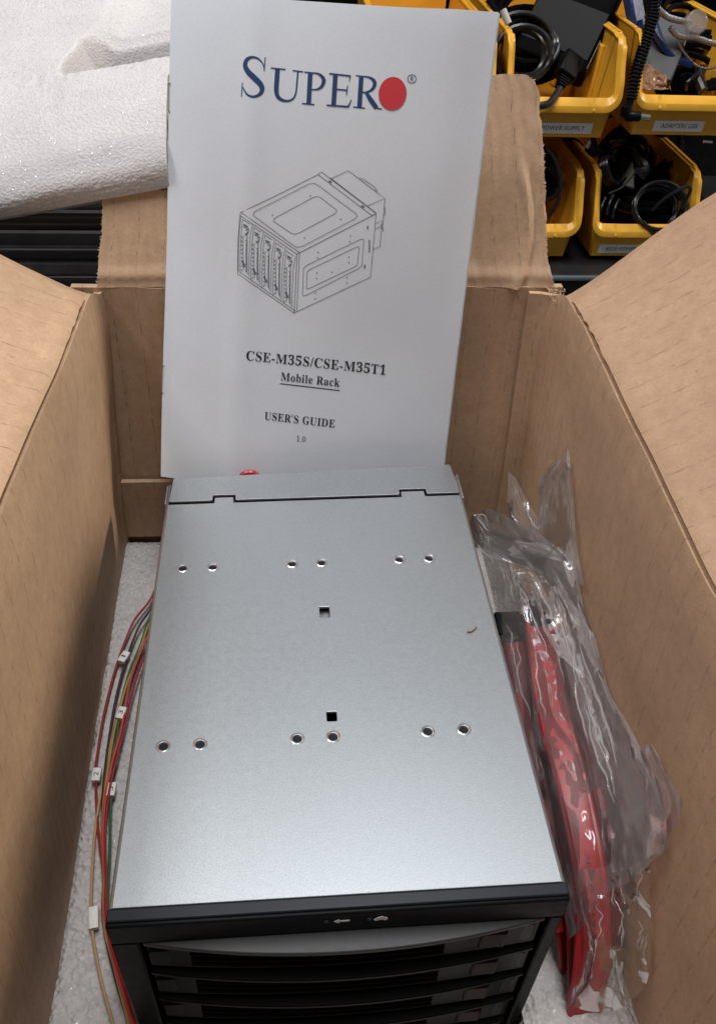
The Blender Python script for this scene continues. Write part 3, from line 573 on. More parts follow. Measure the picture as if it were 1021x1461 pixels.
GREY=[[35.35,128.7,0.24,69.75,147.71,0.23,71.09,148.93,0.229,97.13,133.59,0.227,95.07,132.69,0.228,69.75,147.71,0.23],[62.44,113.2,0.267,97.14,133.39,0.255],[35.35,128.7,0.24,35.4,127.68,0.24,62.45,113.06,0.237,63.5,113.98,0.237,36.1,128.76,0.239],[75.21,146.8,0.286,97.11,133.72,0.284],[35.79,127.37,0.24,35.26,120.44,0.241,35.19,109.99,0.243,35.56,102.97,0.244],[35.18,127.66,0.24,34.75,115.54,0.242,35.22,102.08,0.245,62.79,86.83,0.242,63.33,87.74,0.242,36.33,102.82,0.244],[62.45,113.06,0.267,62.78,86.97,0.272],[63.5,113.98,0.237,63.98,88.16,0.241],[97.14,133.39,0.227,97.23,106.12,0.232,62.79,86.83,0.242],[75.95,146.52,0.229,83.13,150.31,0.227,100.39,140.12,0.225,92.94,136.38,0.227],[100.39,140.12,0.225,100.6,127.19,0.227,99.7,129.13,0.227],[97.54,129.29,0.228,100.03,130.82,0.227,100.26,119.74,0.229,97.17,118.12,0.23],[97.62,126.95,0.228,99.99,128.35,0.227],[88.35,147.55,0.226,89.41,147.63,0.226,94.99,144.77,0.225,96.94,142.82,0.225,95.48,143.37,0.226],[100.61,136.51,0.226,101.23,134.58,0.226,100.83,132.88,0.226],[100.57,127.52,0.227,101.1,127.23,0.227,100.91,126.21,0.228],[42.45,127.54,0.224,41.75,128.09,0.224,41.46,128.66,0.224,41.58,129.24,0.223,42.1,129.85,0.223,43.02,130.48,0.223,65.11,143.07,0.217,66.18,143.57,0.217,67.2,143.85,0.216,68.19,143.9,0.216,69.13,143.72,0.216,70.03,143.32,0.216,87.72,132.98,0.215,88.41,132.45,0.215,88.71,131.9,0.215,88.62,131.32,0.215,88.14,130.72,0.215,87.26,130.1,0.215,65.43,117.15,0.221,64.34,116.61,0.221,63.29,116.31,0.222,62.28,116.24,0.222,61.32,116.42,0.222,60.4,116.84,0.222,42.45,127.54,0.224],[51.19,126.16,0.222,50.74,126.52,0.222,50.66,126.96,0.222,50.92,127.46,0.222,51.55,128.05,0.222,52.53,128.7,0.222,67.23,137.46,0.217,68.31,138.03,0.217,69.27,138.4,0.217,70.12,138.56,0.217,70.86,138.52,0.217,71.49,138.27,0.217,78.88,133.8,0.216,79.29,133.42,0.216,79.37,132.98,0.216,79.12,132.48,0.216,78.54,131.93,0.216,77.62,131.31,0.217,63.54,122.85,0.221,62.48,122.28,0.221,61.51,121.91,0.221,60.65,121.74,0.221,59.88,121.77,0.221,59.2,121.99,0.221,51.19,126.16,0.222],[65.84,106.59,0.223,65.93,107.08,0.223,66.21,107.58,0.223,66.69,108.1,0.222,67.38,108.63,0.222,68.26,109.17,0.222,90.25,121.5,0.216,91.11,121.93,0.216,91.77,122.17,0.216,92.25,122.21,0.216,92.54,122.05,0.216,92.64,121.7,0.216,92.82,111.35,0.217,92.74,110.89,0.217,92.46,110.4,0.217,92.0,109.89,0.218,91.34,109.36,0.218,90.5,108.81,0.218,68.7,95.77,0.224,67.82,95.3,0.224,67.13,95.04,0.225,66.63,94.99,0.225,66.33,95.16,0.225,66.22,95.54,0.225,65.84,106.59,0.223],[67.65,105.46,0.223,67.73,105.78,0.223,67.98,106.13,0.223,68.4,106.52,0.222,69.0,106.95,0.222,69.76,107.41,0.222,88.86,118.13,0.217,89.6,118.52,0.217,90.18,118.75,0.216,90.58,118.82,0.216,90.82,118.74,0.216,90.9,118.51,0.216,90.65,111.35,0.218,90.56,111.02,0.218,90.31,110.67,0.218,89.9,110.28,0.218,89.33,109.87,0.218,88.6,109.43,0.218,69.89,98.96,0.223,69.14,98.57,0.224,68.55,98.34,0.224,68.13,98.25,0.224,67.88,98.33,0.224,67.79,98.55,0.224,67.65,105.46,0.223],[66.61,138.55,0.507,67.12,138.59,0.507],[49.8,129.03,0.518,50.31,129.07,0.518],[81.23,129.85,0.505,81.74,129.89,0.504],[65.17,120.46,0.515,65.69,120.5,0.515],[86.24,123.1,0.505,86.74,123.14,0.505],[86.24,120.59,0.506,86.74,120.63,0.506],[71.94,114.78,0.514,72.45,114.82,0.514],[71.98,112.37,0.515,72.5,112.41,0.515],[86.31,113.97,0.509,86.82,114.01,0.508],[86.45,111.5,0.51,86.96,111.55,0.509],[72.05,105.77,0.518,72.56,105.82,0.518],[72.09,103.26,0.519,72.61,103.31,0.519],[86.22,104.9,0.512,86.73,104.95,0.512],[86.28,102.54,0.513,86.79,102.58,0.513],[72.0,96.77,0.521,72.51,96.82,0.521],[72.05,94.16,0.522,72.57,94.21,0.522],[79.0,106.68,0.515,79.52,106.73,0.514],[93.87,127.98,0.571,93.92,126.64,0.572],[94.05,111.35,0.579,94.06,109.63,0.58],[94.87,121.86,0.43,95.52,121.85,0.43],[94.94,121.19,0.43,95.59,121.18,0.43],[95.0,120.52,0.431,95.65,120.5,0.43],[95.06,119.84,0.431,95.71,119.83,0.431],[95.13,119.17,0.431,95.78,119.16,0.431],[95.19,118.5,0.431,95.84,118.48,0.431],[95.25,117.82,0.431,95.91,117.81,0.431],[95.32,117.14,0.432,95.97,117.13,0.431],[74.75,145.45,0.644,76.07,145.02,0.644],[90.24,136.24,0.641,91.71,135.75,0.64],[36.75,126.42,0.225,36.23,119.14,0.226,36.1,110.07,0.228,36.49,102.7,0.229],[41.21,124.38,0.224,40.39,118.8,0.225,40.33,110.44,0.227,40.61,101.3,0.228],[37.0,125.96,0.225,40.09,124.28,0.225],[37.32,124.06,0.3,39.25,123.19,0.3,39.07,122.28,0.3,37.39,122.83,0.3,37.32,124.06,0.3],[37.73,123.54,0.525,38.65,123.07,0.525],[38.37,121.39,0.451,39.68,122.19,0.45,39.32,120.43,0.451,38.11,119.3,0.452],[37.68,120.3,0.226,39.05,119.93,0.225,38.82,113.1,0.227,39.2,103.3,0.228],[37.28,119.23,0.226,37.31,112.97,0.227,37.95,103.89,0.228],[39.01,120.75,0.225,39.27,110.34,0.227,39.87,102.29,0.228],[36.27,118.45,0.452,36.8,118.29,0.452],[36.36,116.65,0.453,36.9,116.49,0.453],[36.46,114.85,0.454,36.99,114.69,0.453],[36.55,113.05,0.454,37.09,112.88,0.454],[36.65,111.24,0.455,37.19,111.07,0.455],[36.74,109.42,0.455,37.28,109.26,0.455],[36.84,107.6,0.456,37.38,107.44,0.456],[36.94,105.78,0.457,37.48,105.61,0.456],[37.03,103.95,0.457,37.58,103.79,0.457],[38.44,117.25,0.377,38.69,116.85,0.377],[38.8,116.23,0.377,39.05,115.84,0.377],[38.56,115.17,0.377,38.81,114.77,0.377],[38.91,114.16,0.377,39.16,113.76,0.378],[38.67,113.09,0.378,38.92,112.69,0.378],[39.03,112.07,0.378,39.28,111.67,0.378],[38.78,111.0,0.378,39.03,110.6,0.378],[39.14,109.98,0.379,39.39,109.58,0.379],[38.9,108.91,0.379,39.15,108.51,0.379],[39.26,107.89,0.379,39.51,107.49,0.379],[39.01,106.81,0.38,39.26,106.41,0.38],[39.37,105.78,0.38,39.62,105.38,0.38],[39.13,104.7,0.38,39.38,104.3,0.38],[39.49,103.68,0.38,39.74,103.27,0.38],[37.26,108.2,0.835,38.32,105.48,0.836],[37.61,107.39,0.456,38.6,106.07,0.456],[41.9,123.44,0.224,41.41,116.14,0.226,41.31,107.05,0.227,41.73,99.66,0.228],[46.36,121.4,0.224,45.57,115.8,0.225,45.53,107.42,0.226,45.84,98.26,0.228],[42.15,122.98,0.224,45.24,121.3,0.224],[42.48,121.08,0.3,44.41,120.2,0.299,44.23,119.29,0.3,42.55,119.84,0.3,42.48,121.08,0.3],[42.89,120.56,0.524,43.81,120.08,0.524],[43.54,118.4,0.45,44.84,119.2,0.449,44.49,117.44,0.45,43.28,116.3,0.451],[42.85,117.31,0.225,44.22,116.94,0.225,44.02,110.09,0.226,44.43,100.26,0.228],[42.46,116.23,0.225,42.51,109.96,0.227,43.18,100.86,0.228],[44.17,117.76,0.225,44.48,107.33,0.227,45.1,99.26,0.228],[41.45,115.45,0.452,41.98,115.29,0.451],[41.55,113.65,0.452,42.09,113.49,0.452],[41.65,111.85,0.453,42.19,111.68,0.453],[41.75,110.04,0.453,42.29,109.87,0.453],[41.85,108.22,0.454,42.39,108.06,0.454],[41.96,106.4,0.455,42.5,106.24,0.454],[42.06,104.58,0.455,42.6,104.41,0.455],[42.16,102.75,0.456,42.7,102.59,0.456],[42.27,100.92,0.456,42.81,100.75,0.456],[43.63,114.25,0.376,43.87,113.85,0.376],[43.99,113.23,0.376,44.23,112.84,0.376],[43.75,112.17,0.377,44.0,111.77,0.377],[44.11,111.15,0.377,44.36,110.75,0.377],[43.87,110.08,0.377,44.12,109.68,0.377],[44.23,109.06,0.377,44.48,108.66,0.377],[43.99,107.99,0.378,44.24,107.59,0.378],[44.35,106.97,0.378,44.6,106.57,0.378],[44.11,105.89,0.378,44.36,105.49,0.378],[44.47,104.87,0.378,44.72,104.46,0.378],[44.23,103.78,0.379,44.48,103.38,0.379],[44.59,102.76,0.379,44.84,102.36,0.379],[44.35,101.67,0.379,44.6,101.27,0.379],[44.72,100.64,0.38,44.97,100.24,0.38],[42.48,105.18,0.834,43.55,102.45,0.835],[42.83,104.36,0.455,43.82,103.04,0.455],[47.05,120.46,0.224,46.59,113.14,0.225,46.53,104.03,0.227,46.97,96.62,0.228],[51.51,118.42,0.223,50.74,112.81,0.225,50.74,104.41,0.226,51.08,95.23,0.228],[47.3,119.99,0.224,50.39,118.32,0.224],[47.64,118.09,0.299,49.57,117.22,0.299,49.4,116.3,0.299,47.72,116.85,0.299,47.64,118.09,0.299],[48.05,117.57,0.523,48.97,117.1,0.523],[48.7,115.41,0.449,50.0,116.21,0.448,49.66,114.45,0.449,48.46,113.31,0.45],[48.02,114.31,0.225,49.39,113.94,0.225,49.22,107.08,0.226,49.67,97.23,0.227],[47.64,113.23,0.225,47.71,106.95,0.226,48.42,97.83,0.228],[49.34,114.77,0.224,49.69,104.31,0.226,50.34,96.23,0.227],[46.63,112.45,0.451,47.17,112.29,0.451],[46.74,110.65,0.451,47.28,110.48,0.451],[46.85,108.84,0.452,47.38,108.67,0.452],[46.95,107.02,0.452,47.49,106.86,0.452],[47.06,105.2,0.453,47.6,105.04,0.453],[47.17,103.38,0.454,47.71,103.22,0.454],[47.28,101.55,0.454,47.82,101.39,0.454],[47.39,99.72,0.455,47.93,99.56,0.455],[47.5,97.88,0.455,48.04,97.72,0.455],[48.81,111.25,0.375,49.06,110.85,0.375],[49.17,110.23,0.375,49.42,109.83,0.376],[48.94,109.16,0.376,49.19,108.76,0.376],[49.3,108.14,0.376,49.55,107.74,0.376],[49.07,107.07,0.376,49.32,106.67,0.376],[49.43,106.05,0.377,49.68,105.65,0.377],[49.19,104.97,0.377,49.45,104.57,0.377],[49.56,103.95,0.377,49.81,103.55,0.377],[49.32,102.87,0.378,49.57,102.47,0.378],[49.69,101.84,0.378,49.94,101.44,0.378],[49.45,100.76,0.378,49.7,100.36,0.378],[49.82,99.73,0.378,50.07,99.33,0.378],[49.58,98.64,0.379,49.83,98.24,0.379],[49.95,97.61,0.379,50.2,97.21,0.379],[47.7,102.16,0.832,48.78,99.42,0.833],[48.05,101.34,0.454,49.04,100.01,0.454],[52.2,117.47,0.224,51.77,110.14,0.225,51.75,101.01,0.226,52.21,93.58,0.228],[56.66,115.43,0.223,55.92,109.81,0.224,55.95,101.39,0.226,56.33,92.19,0.227],[52.46,117.01,0.224,55.55,115.34,0.223],[52.8,115.1,0.298,54.73,114.23,0.298,54.56,113.31,0.298,52.88,113.86,0.299,52.8,115.1,0.298],[53.21,114.58,0.522,54.14,114.11,0.522],[53.87,112.42,0.448,55.17,113.23,0.447,54.84,111.46,0.448,53.64,110.31,0.449],[53.2,111.31,0.224,54.57,110.95,0.224,54.42,104.07,0.225,54.91,94.2,0.227],[52.82,110.24,0.225,52.92,103.94,0.226,53.65,94.79,0.227],[54.52,111.78,0.224,54.9,101.3,0.226,55.58,93.19,0.227],[51.82,109.45,0.45,52.35,109.29,0.45],[51.93,107.64,0.45,52.47,107.48,0.45],[52.04,105.83,0.451,52.58,105.66,0.451],[52.16,104.01,0.452,52.7,103.85,0.451],[52.28,102.19,0.452,52.81,102.02,0.452],[52.39,100.36,0.453,52.93,100.19,0.453],[52.51,98.53,0.453,53.05,98.36,0.453],[52.62,96.69,0.454,53.16,96.53,0.454],[52.74,94.85,0.455,53.28,94.68,0.454],[54.0,108.24,0.375,54.25,107.85,0.375],[54.36,107.23,0.375,54.61,106.83,0.375],[54.13,106.15,0.375,54.38,105.76,0.375],[54.5,105.13,0.375,54.75,104.73,0.375],[54.27,104.06,0.376,54.52,103.66,0.376],[54.63,103.03,0.376,54.89,102.63,0.376],[54.4,101.96,0.376,54.65,101.56,0.376],[54.77,100.93,0.376,55.02,100.53,0.376],[54.54,99.85,0.377,54.79,99.45,0.377],[54.91,98.82,0.377,55.16,98.42,0.377],[54.68,97.73,0.377,54.93,97.33,0.377],[55.05,96.7,0.378,55.3,96.3,0.378],[54.81,95.61,0.378,55.07,95.21,0.378],[55.18,94.58,0.378,55.44,94.18,0.378],[52.92,99.13,0.831,54.01,96.39,0.831],[53.28,98.31,0.453,54.27,96.99,0.453],[57.36,114.49,0.223,56.96,107.14,0.224,56.96,97.98,0.226,57.46,90.54,0.227],[61.82,112.45,0.223,61.1,106.81,0.224,61.16,98.37,0.225,61.57,89.15,0.227],[57.62,114.03,0.223,60.71,112.35,0.223],[57.97,112.11,0.298,59.89,111.24,0.298,59.73,110.32,0.298,58.05,110.87,0.298,57.97,112.11,0.298],[58.38,111.59,0.521,59.31,111.12,0.521],[59.05,109.42,0.447,60.34,110.23,0.447,60.01,108.46,0.447,58.82,107.31,0.448],[58.38,108.32,0.224,59.75,107.95,0.224,59.62,101.06,0.225,60.14,91.16,0.227],[58.0,107.24,0.224,58.12,100.92,0.225,58.89,91.75,0.227],[59.69,108.78,0.224,60.11,98.28,0.225,60.82,90.15,0.227],[57.0,106.45,0.449,57.54,106.28,0.449],[57.12,104.63,0.45,57.66,104.47,0.449],[57.25,102.81,0.45,57.78,102.65,0.45],[57.37,100.99,0.451,57.9,100.83,0.451],[57.49,99.17,0.451,58.03,99.0,0.451],[57.61,97.33,0.452,58.15,97.17,0.452],[57.73,95.5,0.452,58.27,95.33,0.452],[57.86,93.66,0.453,58.4,93.49,0.453],[57.98,91.81,0.454,58.52,91.65,0.454],[59.18,105.24,0.374,59.44,104.84,0.374],[59.55,104.22,0.374,59.81,103.82,0.374],[59.33,103.15,0.374,59.58,102.75,0.374],[59.7,102.12,0.375,59.95,101.72,0.375],[59.47,101.04,0.375,59.72,100.64,0.375],[59.84,100.02,0.375,60.09,99.62,0.375],[59.61,98.94,0.376,59.87,98.54,0.376],[59.99,97.91,0.376,60.24,97.51,0.376],[59.76,96.82,0.376,60.01,96.42,0.376],[60.13,95.79,0.376,60.38,95.39,0.376],[59.9,94.71,0.377,60.16,94.3,0.377],[60.28,93.67,0.377,60.53,93.27,0.377],[60.05,92.58,0.377,60.3,92.18,0.377],[60.42,91.54,0.377,60.68,91.14,0.377],[58.15,96.1,0.829,59.24,93.36,0.83],[58.5,95.29,0.452,59.5,93.96,0.452]]
DISC=[(105.34,182.29),(105.27,181.43),(105.09,180.6),(104.82,179.8),(104.45,179.04),(104.0,178.34),(103.46,177.72),(102.85,177.18),(102.19,176.73),(101.47,176.38),(100.72,176.13),(99.94,176.0),(99.16,175.98),(98.37,176.08),(97.61,176.29),(96.87,176.6),(96.18,177.02),(95.54,177.53),(94.96,178.13),(94.47,178.81),(94.06,179.55),(93.74,180.35),(93.51,181.18),(93.39,182.03),(93.37,182.9),(93.45,183.75),(93.64,184.59),(93.92,185.39),(94.29,186.14),(94.75,186.83),(95.29,187.44),(95.9,187.98),(96.57,188.42),(97.28,188.76),(98.03,188.99),(98.8,189.12),(99.58,189.13),(100.35,189.03),(101.11,188.83),(101.84,188.52),(102.53,188.1),(103.16,187.59),(103.73,187.0),(104.22,186.33),(104.63,185.6),(104.96,184.82),(105.18,183.99),(105.31,183.15)]

ink('navy_lettering', NAVY, M_navy)
dr = ink('line_drawing', GREY, M_greyink)
mb = MB(); cx = sum(p[0] for p in DISC) / len(DISC); cz = sum(p[1] for p in DISC) / len(DISC)
for x, z in DISC: mb.v.append(man(x, z, .00026))
mb.v.append(man(cx, cz, .00026)); n = len(DISC)
for k in range(n): mb.f.append((k, (k + 1) % n, n))
mb.build('red_disc', M_redink, guide, fix=False)
def text_mesh(body, fit=None):
    c = bpy.data.curves.new('lettering', 'FONT'); c.body = body; c.size = 1; c.resolution_u = 3; c.space_character = 1.06
    o = bpy.data.objects.new('lettering', c); S.collection.objects.link(o); bpy.context.view_layer.update()
    me = bpy.data.meshes.new_from_object(o.evaluated_get(bpy.context.evaluated_depsgraph_get())); bpy.data.objects.remove(o)
    xs = [v.co.x for v in me.vertices]; ys = [v.co.y for v in me.vertices]
    return me, min(xs), max(xs), min(ys), max(ys)
def bold(s): return "".join(chr(0x1D400 + ord(c) - 65) if c.isupper() else chr(0x1D41A + ord(c) - 97) if c.islower() else chr(0x1D7CE + ord(c) - 48) if c.isdigit() else c for c in s)
def print_text(name, body, x0, z0, x1, cap, m, fn, parent, capref=.70, **k):
    me, a, b, c, d = text_mesh(body, **k)
    for v in me.vertices:
        v.co = fn(x0 + (v.co.x - a) / (b - a) * (x1 - x0), z0 + v.co.y / capref * cap)
    me.materials.clear(); me.materials.append(m); me.name = name
    return link(bpy.data.objects.new(name, me), parent)
mf = lambda x, z: man(x, z, .00022)
print_text('title_line', bold("CSE-M35S/CSE-M35T1"), 41.5, 62.9, 108.1, 4.5, M_ink, mf, guide)
print_text('subtitle_line', bold("Mobile Rack"), 58.6, 55.0, 87.0, 3.9, M_ink, mf, guide)
ink('underline', [[58.4, 53.4, .45, 87.2, 53.2, .45]], M_ink)
print_text('guide_line', bold("USER'S GUIDE"), 52.0, 35.4, 86.4, 3.8, M_ink, mf, guide)
ink('version_line', [[69.2, 26.8, .35, 69.2, 29.4, .35], [68.5, 28.8, .25, 69.2, 29.4, .25], [68.6, 26.8, .22, 69.9, 26.8, .22], [70.5, 26.9, .35, 70.8, 26.9, .35], [71.6, 27.0, .3, 71.3, 28.1, .38, 71.6, 29.2, .3, 72.3, 29.3, .3, 72.7, 28.1, .38, 72.3, 26.9, .3, 71.6, 27.0, .3]], M_ink)
# ------------------------------------------------------------------ thin coloured wires down the left side
wb = thing('wire_bundle', 'bundle of thin red black green and tan wires with white numbered sleeves', 'wires', (-.10, .1, -.08))
WM = {'r': plain('red_wire', (.26, .012, .018), .4), 'o': plain('orange_red_wire', (.42, .06, .04), .4), 'k': plain('dark_brown_wire', (.035, .014, .014), .4), 'g': plain('green_wire', (.022, .090, .035), .4), 't': plain('tan_wire', (.42, .25, .12), .45), 'y': plain('olive_yellow_wire', (.30, .22, .05), .45)}
WP = [('r', .0, [(232, 815), (217, 852), (190, 890), (168, 945), (152, 1005), (140, 1070), (137, 1110), (140, 1180), (148, 1250), (155, 1310), (170, 1370), (192, 1440), (206, 1490)]),
      ('k', .001, [(232, 835), (217, 866), (196, 900), (178, 950), (165, 1000), (155, 1060), (148, 1120), (146, 1180), (150, 1250), (156, 1310), (163, 1350), (178, 1410), (205, 1500)]),
      ('g', .0015, [(225, 860), (212, 885), (201, 920), (186, 955), (174, 1000), (166, 1060), (161, 1110), (158, 1160), (157, 1210), (156, 1260), (162, 1310), (175, 1370), (200, 1480)]),
      ('t', .000, [(225, 880), (210, 903), (191, 950), (176, 990), (161, 1050), (150, 1100), (138, 1170), (133, 1220), (134, 1280), (141, 1330), (154, 1400), (176, 1480)]),
      ('o', .003, [(224, 890), (209, 912), (187, 968), (173, 1040), (160, 1090), (151, 1135), (147, 1200), (152, 1260), (158, 1310), (171, 1370), (187, 1425), (210, 1500)]),
      ('y', .002, [(225, 870), (211, 895), (196, 940), (181, 978), (166, 1030), (157, 1080), (150, 1130), (146, 1190), (149, 1250), (158, 1320), (170, 1370), (198, 1480)]),
      ('r', .0035, [(225, 900), (211, 925), (193, 975), (177, 1040), (166, 1085), (156, 1130), (150, 1190), (152, 1250), (158, 1300), (168, 1350), (190, 1420), (214, 1500)])]
WW = []
def zl(px, py, dz):
    p = at(px, py, 2, -.078)
    for _ in range(5): p = at(px, py, 2, zf(-.1, p.y) + .0036 + dz)
    return p
for c, dz, pp in WP:
    P = crom([zl(q[0] - 9 * sstep(1240, 1330, q[1]), q[1], dz) for q in pp], 8); P = [p + Vector((0, 0, .0012 * sstep(0, 1, abs(n3(i * .1, dz * 900))))) for i, p in enumerate(P)]
    MB().tube(P, .00062, 8).build('wire', WM[c], wb); WW.append(P)
def sleeve(px, py, ang, ch, dz, L=.0062):
    c = zl(px, py, dz); t = Vector((math.sin(ang), math.cos(ang), .08)).normalized()
    P = [c + t * L * (k / 6 - .5) for k in range(7)]
    o = MB().tube(P, 1, 14, flat=(.0040, .0025)).build('number_sleeve', M_tagw, wb)
    if ch:
        sd = t.cross(Vector((0, 0, 1))).normalized(); nn = sd.cross(t).normalized()
        t2 = print_text('sleeve_number', ch, -.5 if ch != '1' else -.2, -.5, .5 if ch != '1' else .2, 1, M_ink, lambda x, z: c + nn * .00138 + (t * (x * .0020) - sd * (z * .0022)), None)
        t2.parent = o
sleeve(177, 938, .42, "1", .0018); sleeve(173, 1018, .22, "3", .0026); sleeve(138, 1106, .02, "2", .001); sleeve(159, 1127, .05, "5", .0022); sleeve(134, 1310, -.14, None, .0012, .0085)
# red wire loop peeping out behind the cage
cc = at(356, 676, 1, .2260)
P = [Vector((cc.x + .0045 * math.cos(a), .2262 + .0006 * math.sin(a), cc.z - .0036 + .0036 * math.sin(a))) for a in [math.pi * k / 10 for k in range(11)]]
P = [P[0] + Vector((.001, .002, -.07))] + P + [P[-1] + Vector((-.001, .002, -.07))]
tag(MB().tube(P, .0017, 8).build('red_cable_loop', M_red2), 'small loop of red cable peeping over the rear edge of the cage', 'cable')
# ------------------------------------------------------------------ red flat data cables and their clear bag
def cable(label, path, w=.0085, th=.0021, m=M_red, group='red flat data cables in the bag', conn=None, edges=True, tilt=0):
    P = [at(px, py, 2, z) for px, py, z in path]; t = thing('data_cable', label, 'cable', P[len(P) // 2], group)
    Q = crom(P, 8); up = []
    for i in range(len(Q)):
        d = (Q[min(i + 1, len(Q) - 1)] - Q[max(i - 1, 0)]).normalized(); a = tilt + .25 * math.sin(i * .12)
        up.append((Matrix.Rotation(a, 3, d) @ Vector((0, 0, 1))))
    MB().tube(Q, 1, 14, flat=(w, th), up=up).build('jacket', m, t)
    for s in (-1, 1):
        E = []
        for i in range(len(Q)):
            d = (Q[min(i + 1, len(Q) - 1)] - Q[max(i - 1, 0)]).normalized(); sd = d.cross(up[i]).normalized(); E.append(Q[i] + sd * (s * (w / 2 - .0012)) + sd.cross(d) * .0002)
        MB().tube(E, th * .62, 8).build('conductor_ridge', m, t)
    for e in (conn or []):
        i = 0 if e == 0 else len(Q) - 1; d = (Q[1] - Q[0]).normalized() if e == 0 else (Q[-2] - Q[-1]).normalized()
        sd = d.cross(up[i]).normalized(); nn = sd.cross(d)
        M = Matrix((sd, d, nn)).transposed().to_4x4(); M.translation = Q[i]
        o = MB().box(-.0068, .0068, -.012, .002, -.0034, .0034, M).build('connector', M_black, t, bevel=.0009)
        q = MB().box(-.0055, .0055, .002, .0055, -.0028, .0028, M).build('strain_relief', M_black, None, bevel=.0009); q.parent = o
    return t, Q, up
cable('red flat cable with black plug beside the cage edge, nearest the steel plate', [(728, 905, -.050), (741, 960, -.052), (755, 1050, -.056), (768, 1140, -.062), (782, 1230, -.070), (800, 1330, -.080)], .0105, .0022, conn=[0])
t_, Q_, up_ = cable('uppermost red flat cable with black lettering, long curved run', [(770, 885, -.042), (777, 950, -.040), (795, 1040, -.040), (818, 1130, -.044), (836, 1220, -.050), (845, 1300, -.060), (842, 1380, -.076), (834, 1435, -.095), (828, 1462, -.110)], .0140, .0022, M_red2, conn=[0], tilt=.1)
# black lettering along the upper cable
mid = int(len(Q_) * .50)
def onc(x, z):
    i = mid + x; k = max(0, min(len(Q_) - 2, int(i))); p = Q_[k].lerp(Q_[k + 1], i - k); d = (Q_[k + 1] - Q_[k]).normalized(); sd = d.cross(up_[k]).normalized()
    return p + sd.cross(d) * .00132 * (1 if sd.cross(d).z > 0 else -1) + sd * (z * .0016)
t2 = print_text('jacket_lettering', "SERIAL ATA 3P  LL  E148", 0, -.4, 21, 1, M_ink, onc, t_)
cable('red flat cable under the lettered one with its folded edge facing the cage', [(764, 900, -.052), (770, 990, -.055), (786, 1090, -.058), (806, 1190, -.062), (820, 1290, -.072), (822, 1400, -.094), (818, 1440, -.110)], .0130, .0022, tilt=-.5)
cable('pinkish red cable seen through the clouded middle of the bag', [(782, 845, -.040), (812, 930, -.045), (838, 1030, -.048), (860, 1120, -.052), (872, 1200, -.060), (868, 1290, -.075), (850, 1380, -.096), (842, 1420, -.111)], .0110, .0022, tilt=.2)
cable('red cable nearest the box wall with a round bend below the bag', [(800, 850, -.052), (835, 930, -.045), (868, 1030, -.035), (900, 1130, -.032), (922, 1210, -.042), (930, 1262, -.054), (914, 1310, -.074), (888, 1350, -.097), (870, 1375, -.112)], .0100, .0022, tilt=.35)
cable('short red cable end under the black bezel corner', [(800, 1180, -.072), (808, 1260, -.076), (813, 1330, -.084), (814, 1380, -.100), (814, 1410, -.112)], .0120, .0022, tilt=-.2)
tag(MB().tube(crom([at(748, 880, 2, -.06), at(756, 960, 2, -.06), at(775, 1080, 2, -.066), at(790, 1200, 2, -.078)], 8), 1, 12, flat=(.006, .004)).build('black_power_lead', M_cable), 'dark lead running between the two red cables inside the clear bag', 'cable')
bag = thing('plastic_bag', 'crumpled clear plastic bag over the red cables between cage and box wall', 'plastic bag', (.11, .1, -.08))
def P3(q):
    if len(q) == 3: return at(q[0], q[1], 2, q[2])
    return at(q[0], q[1], q[3], q[2])
XW = .1135
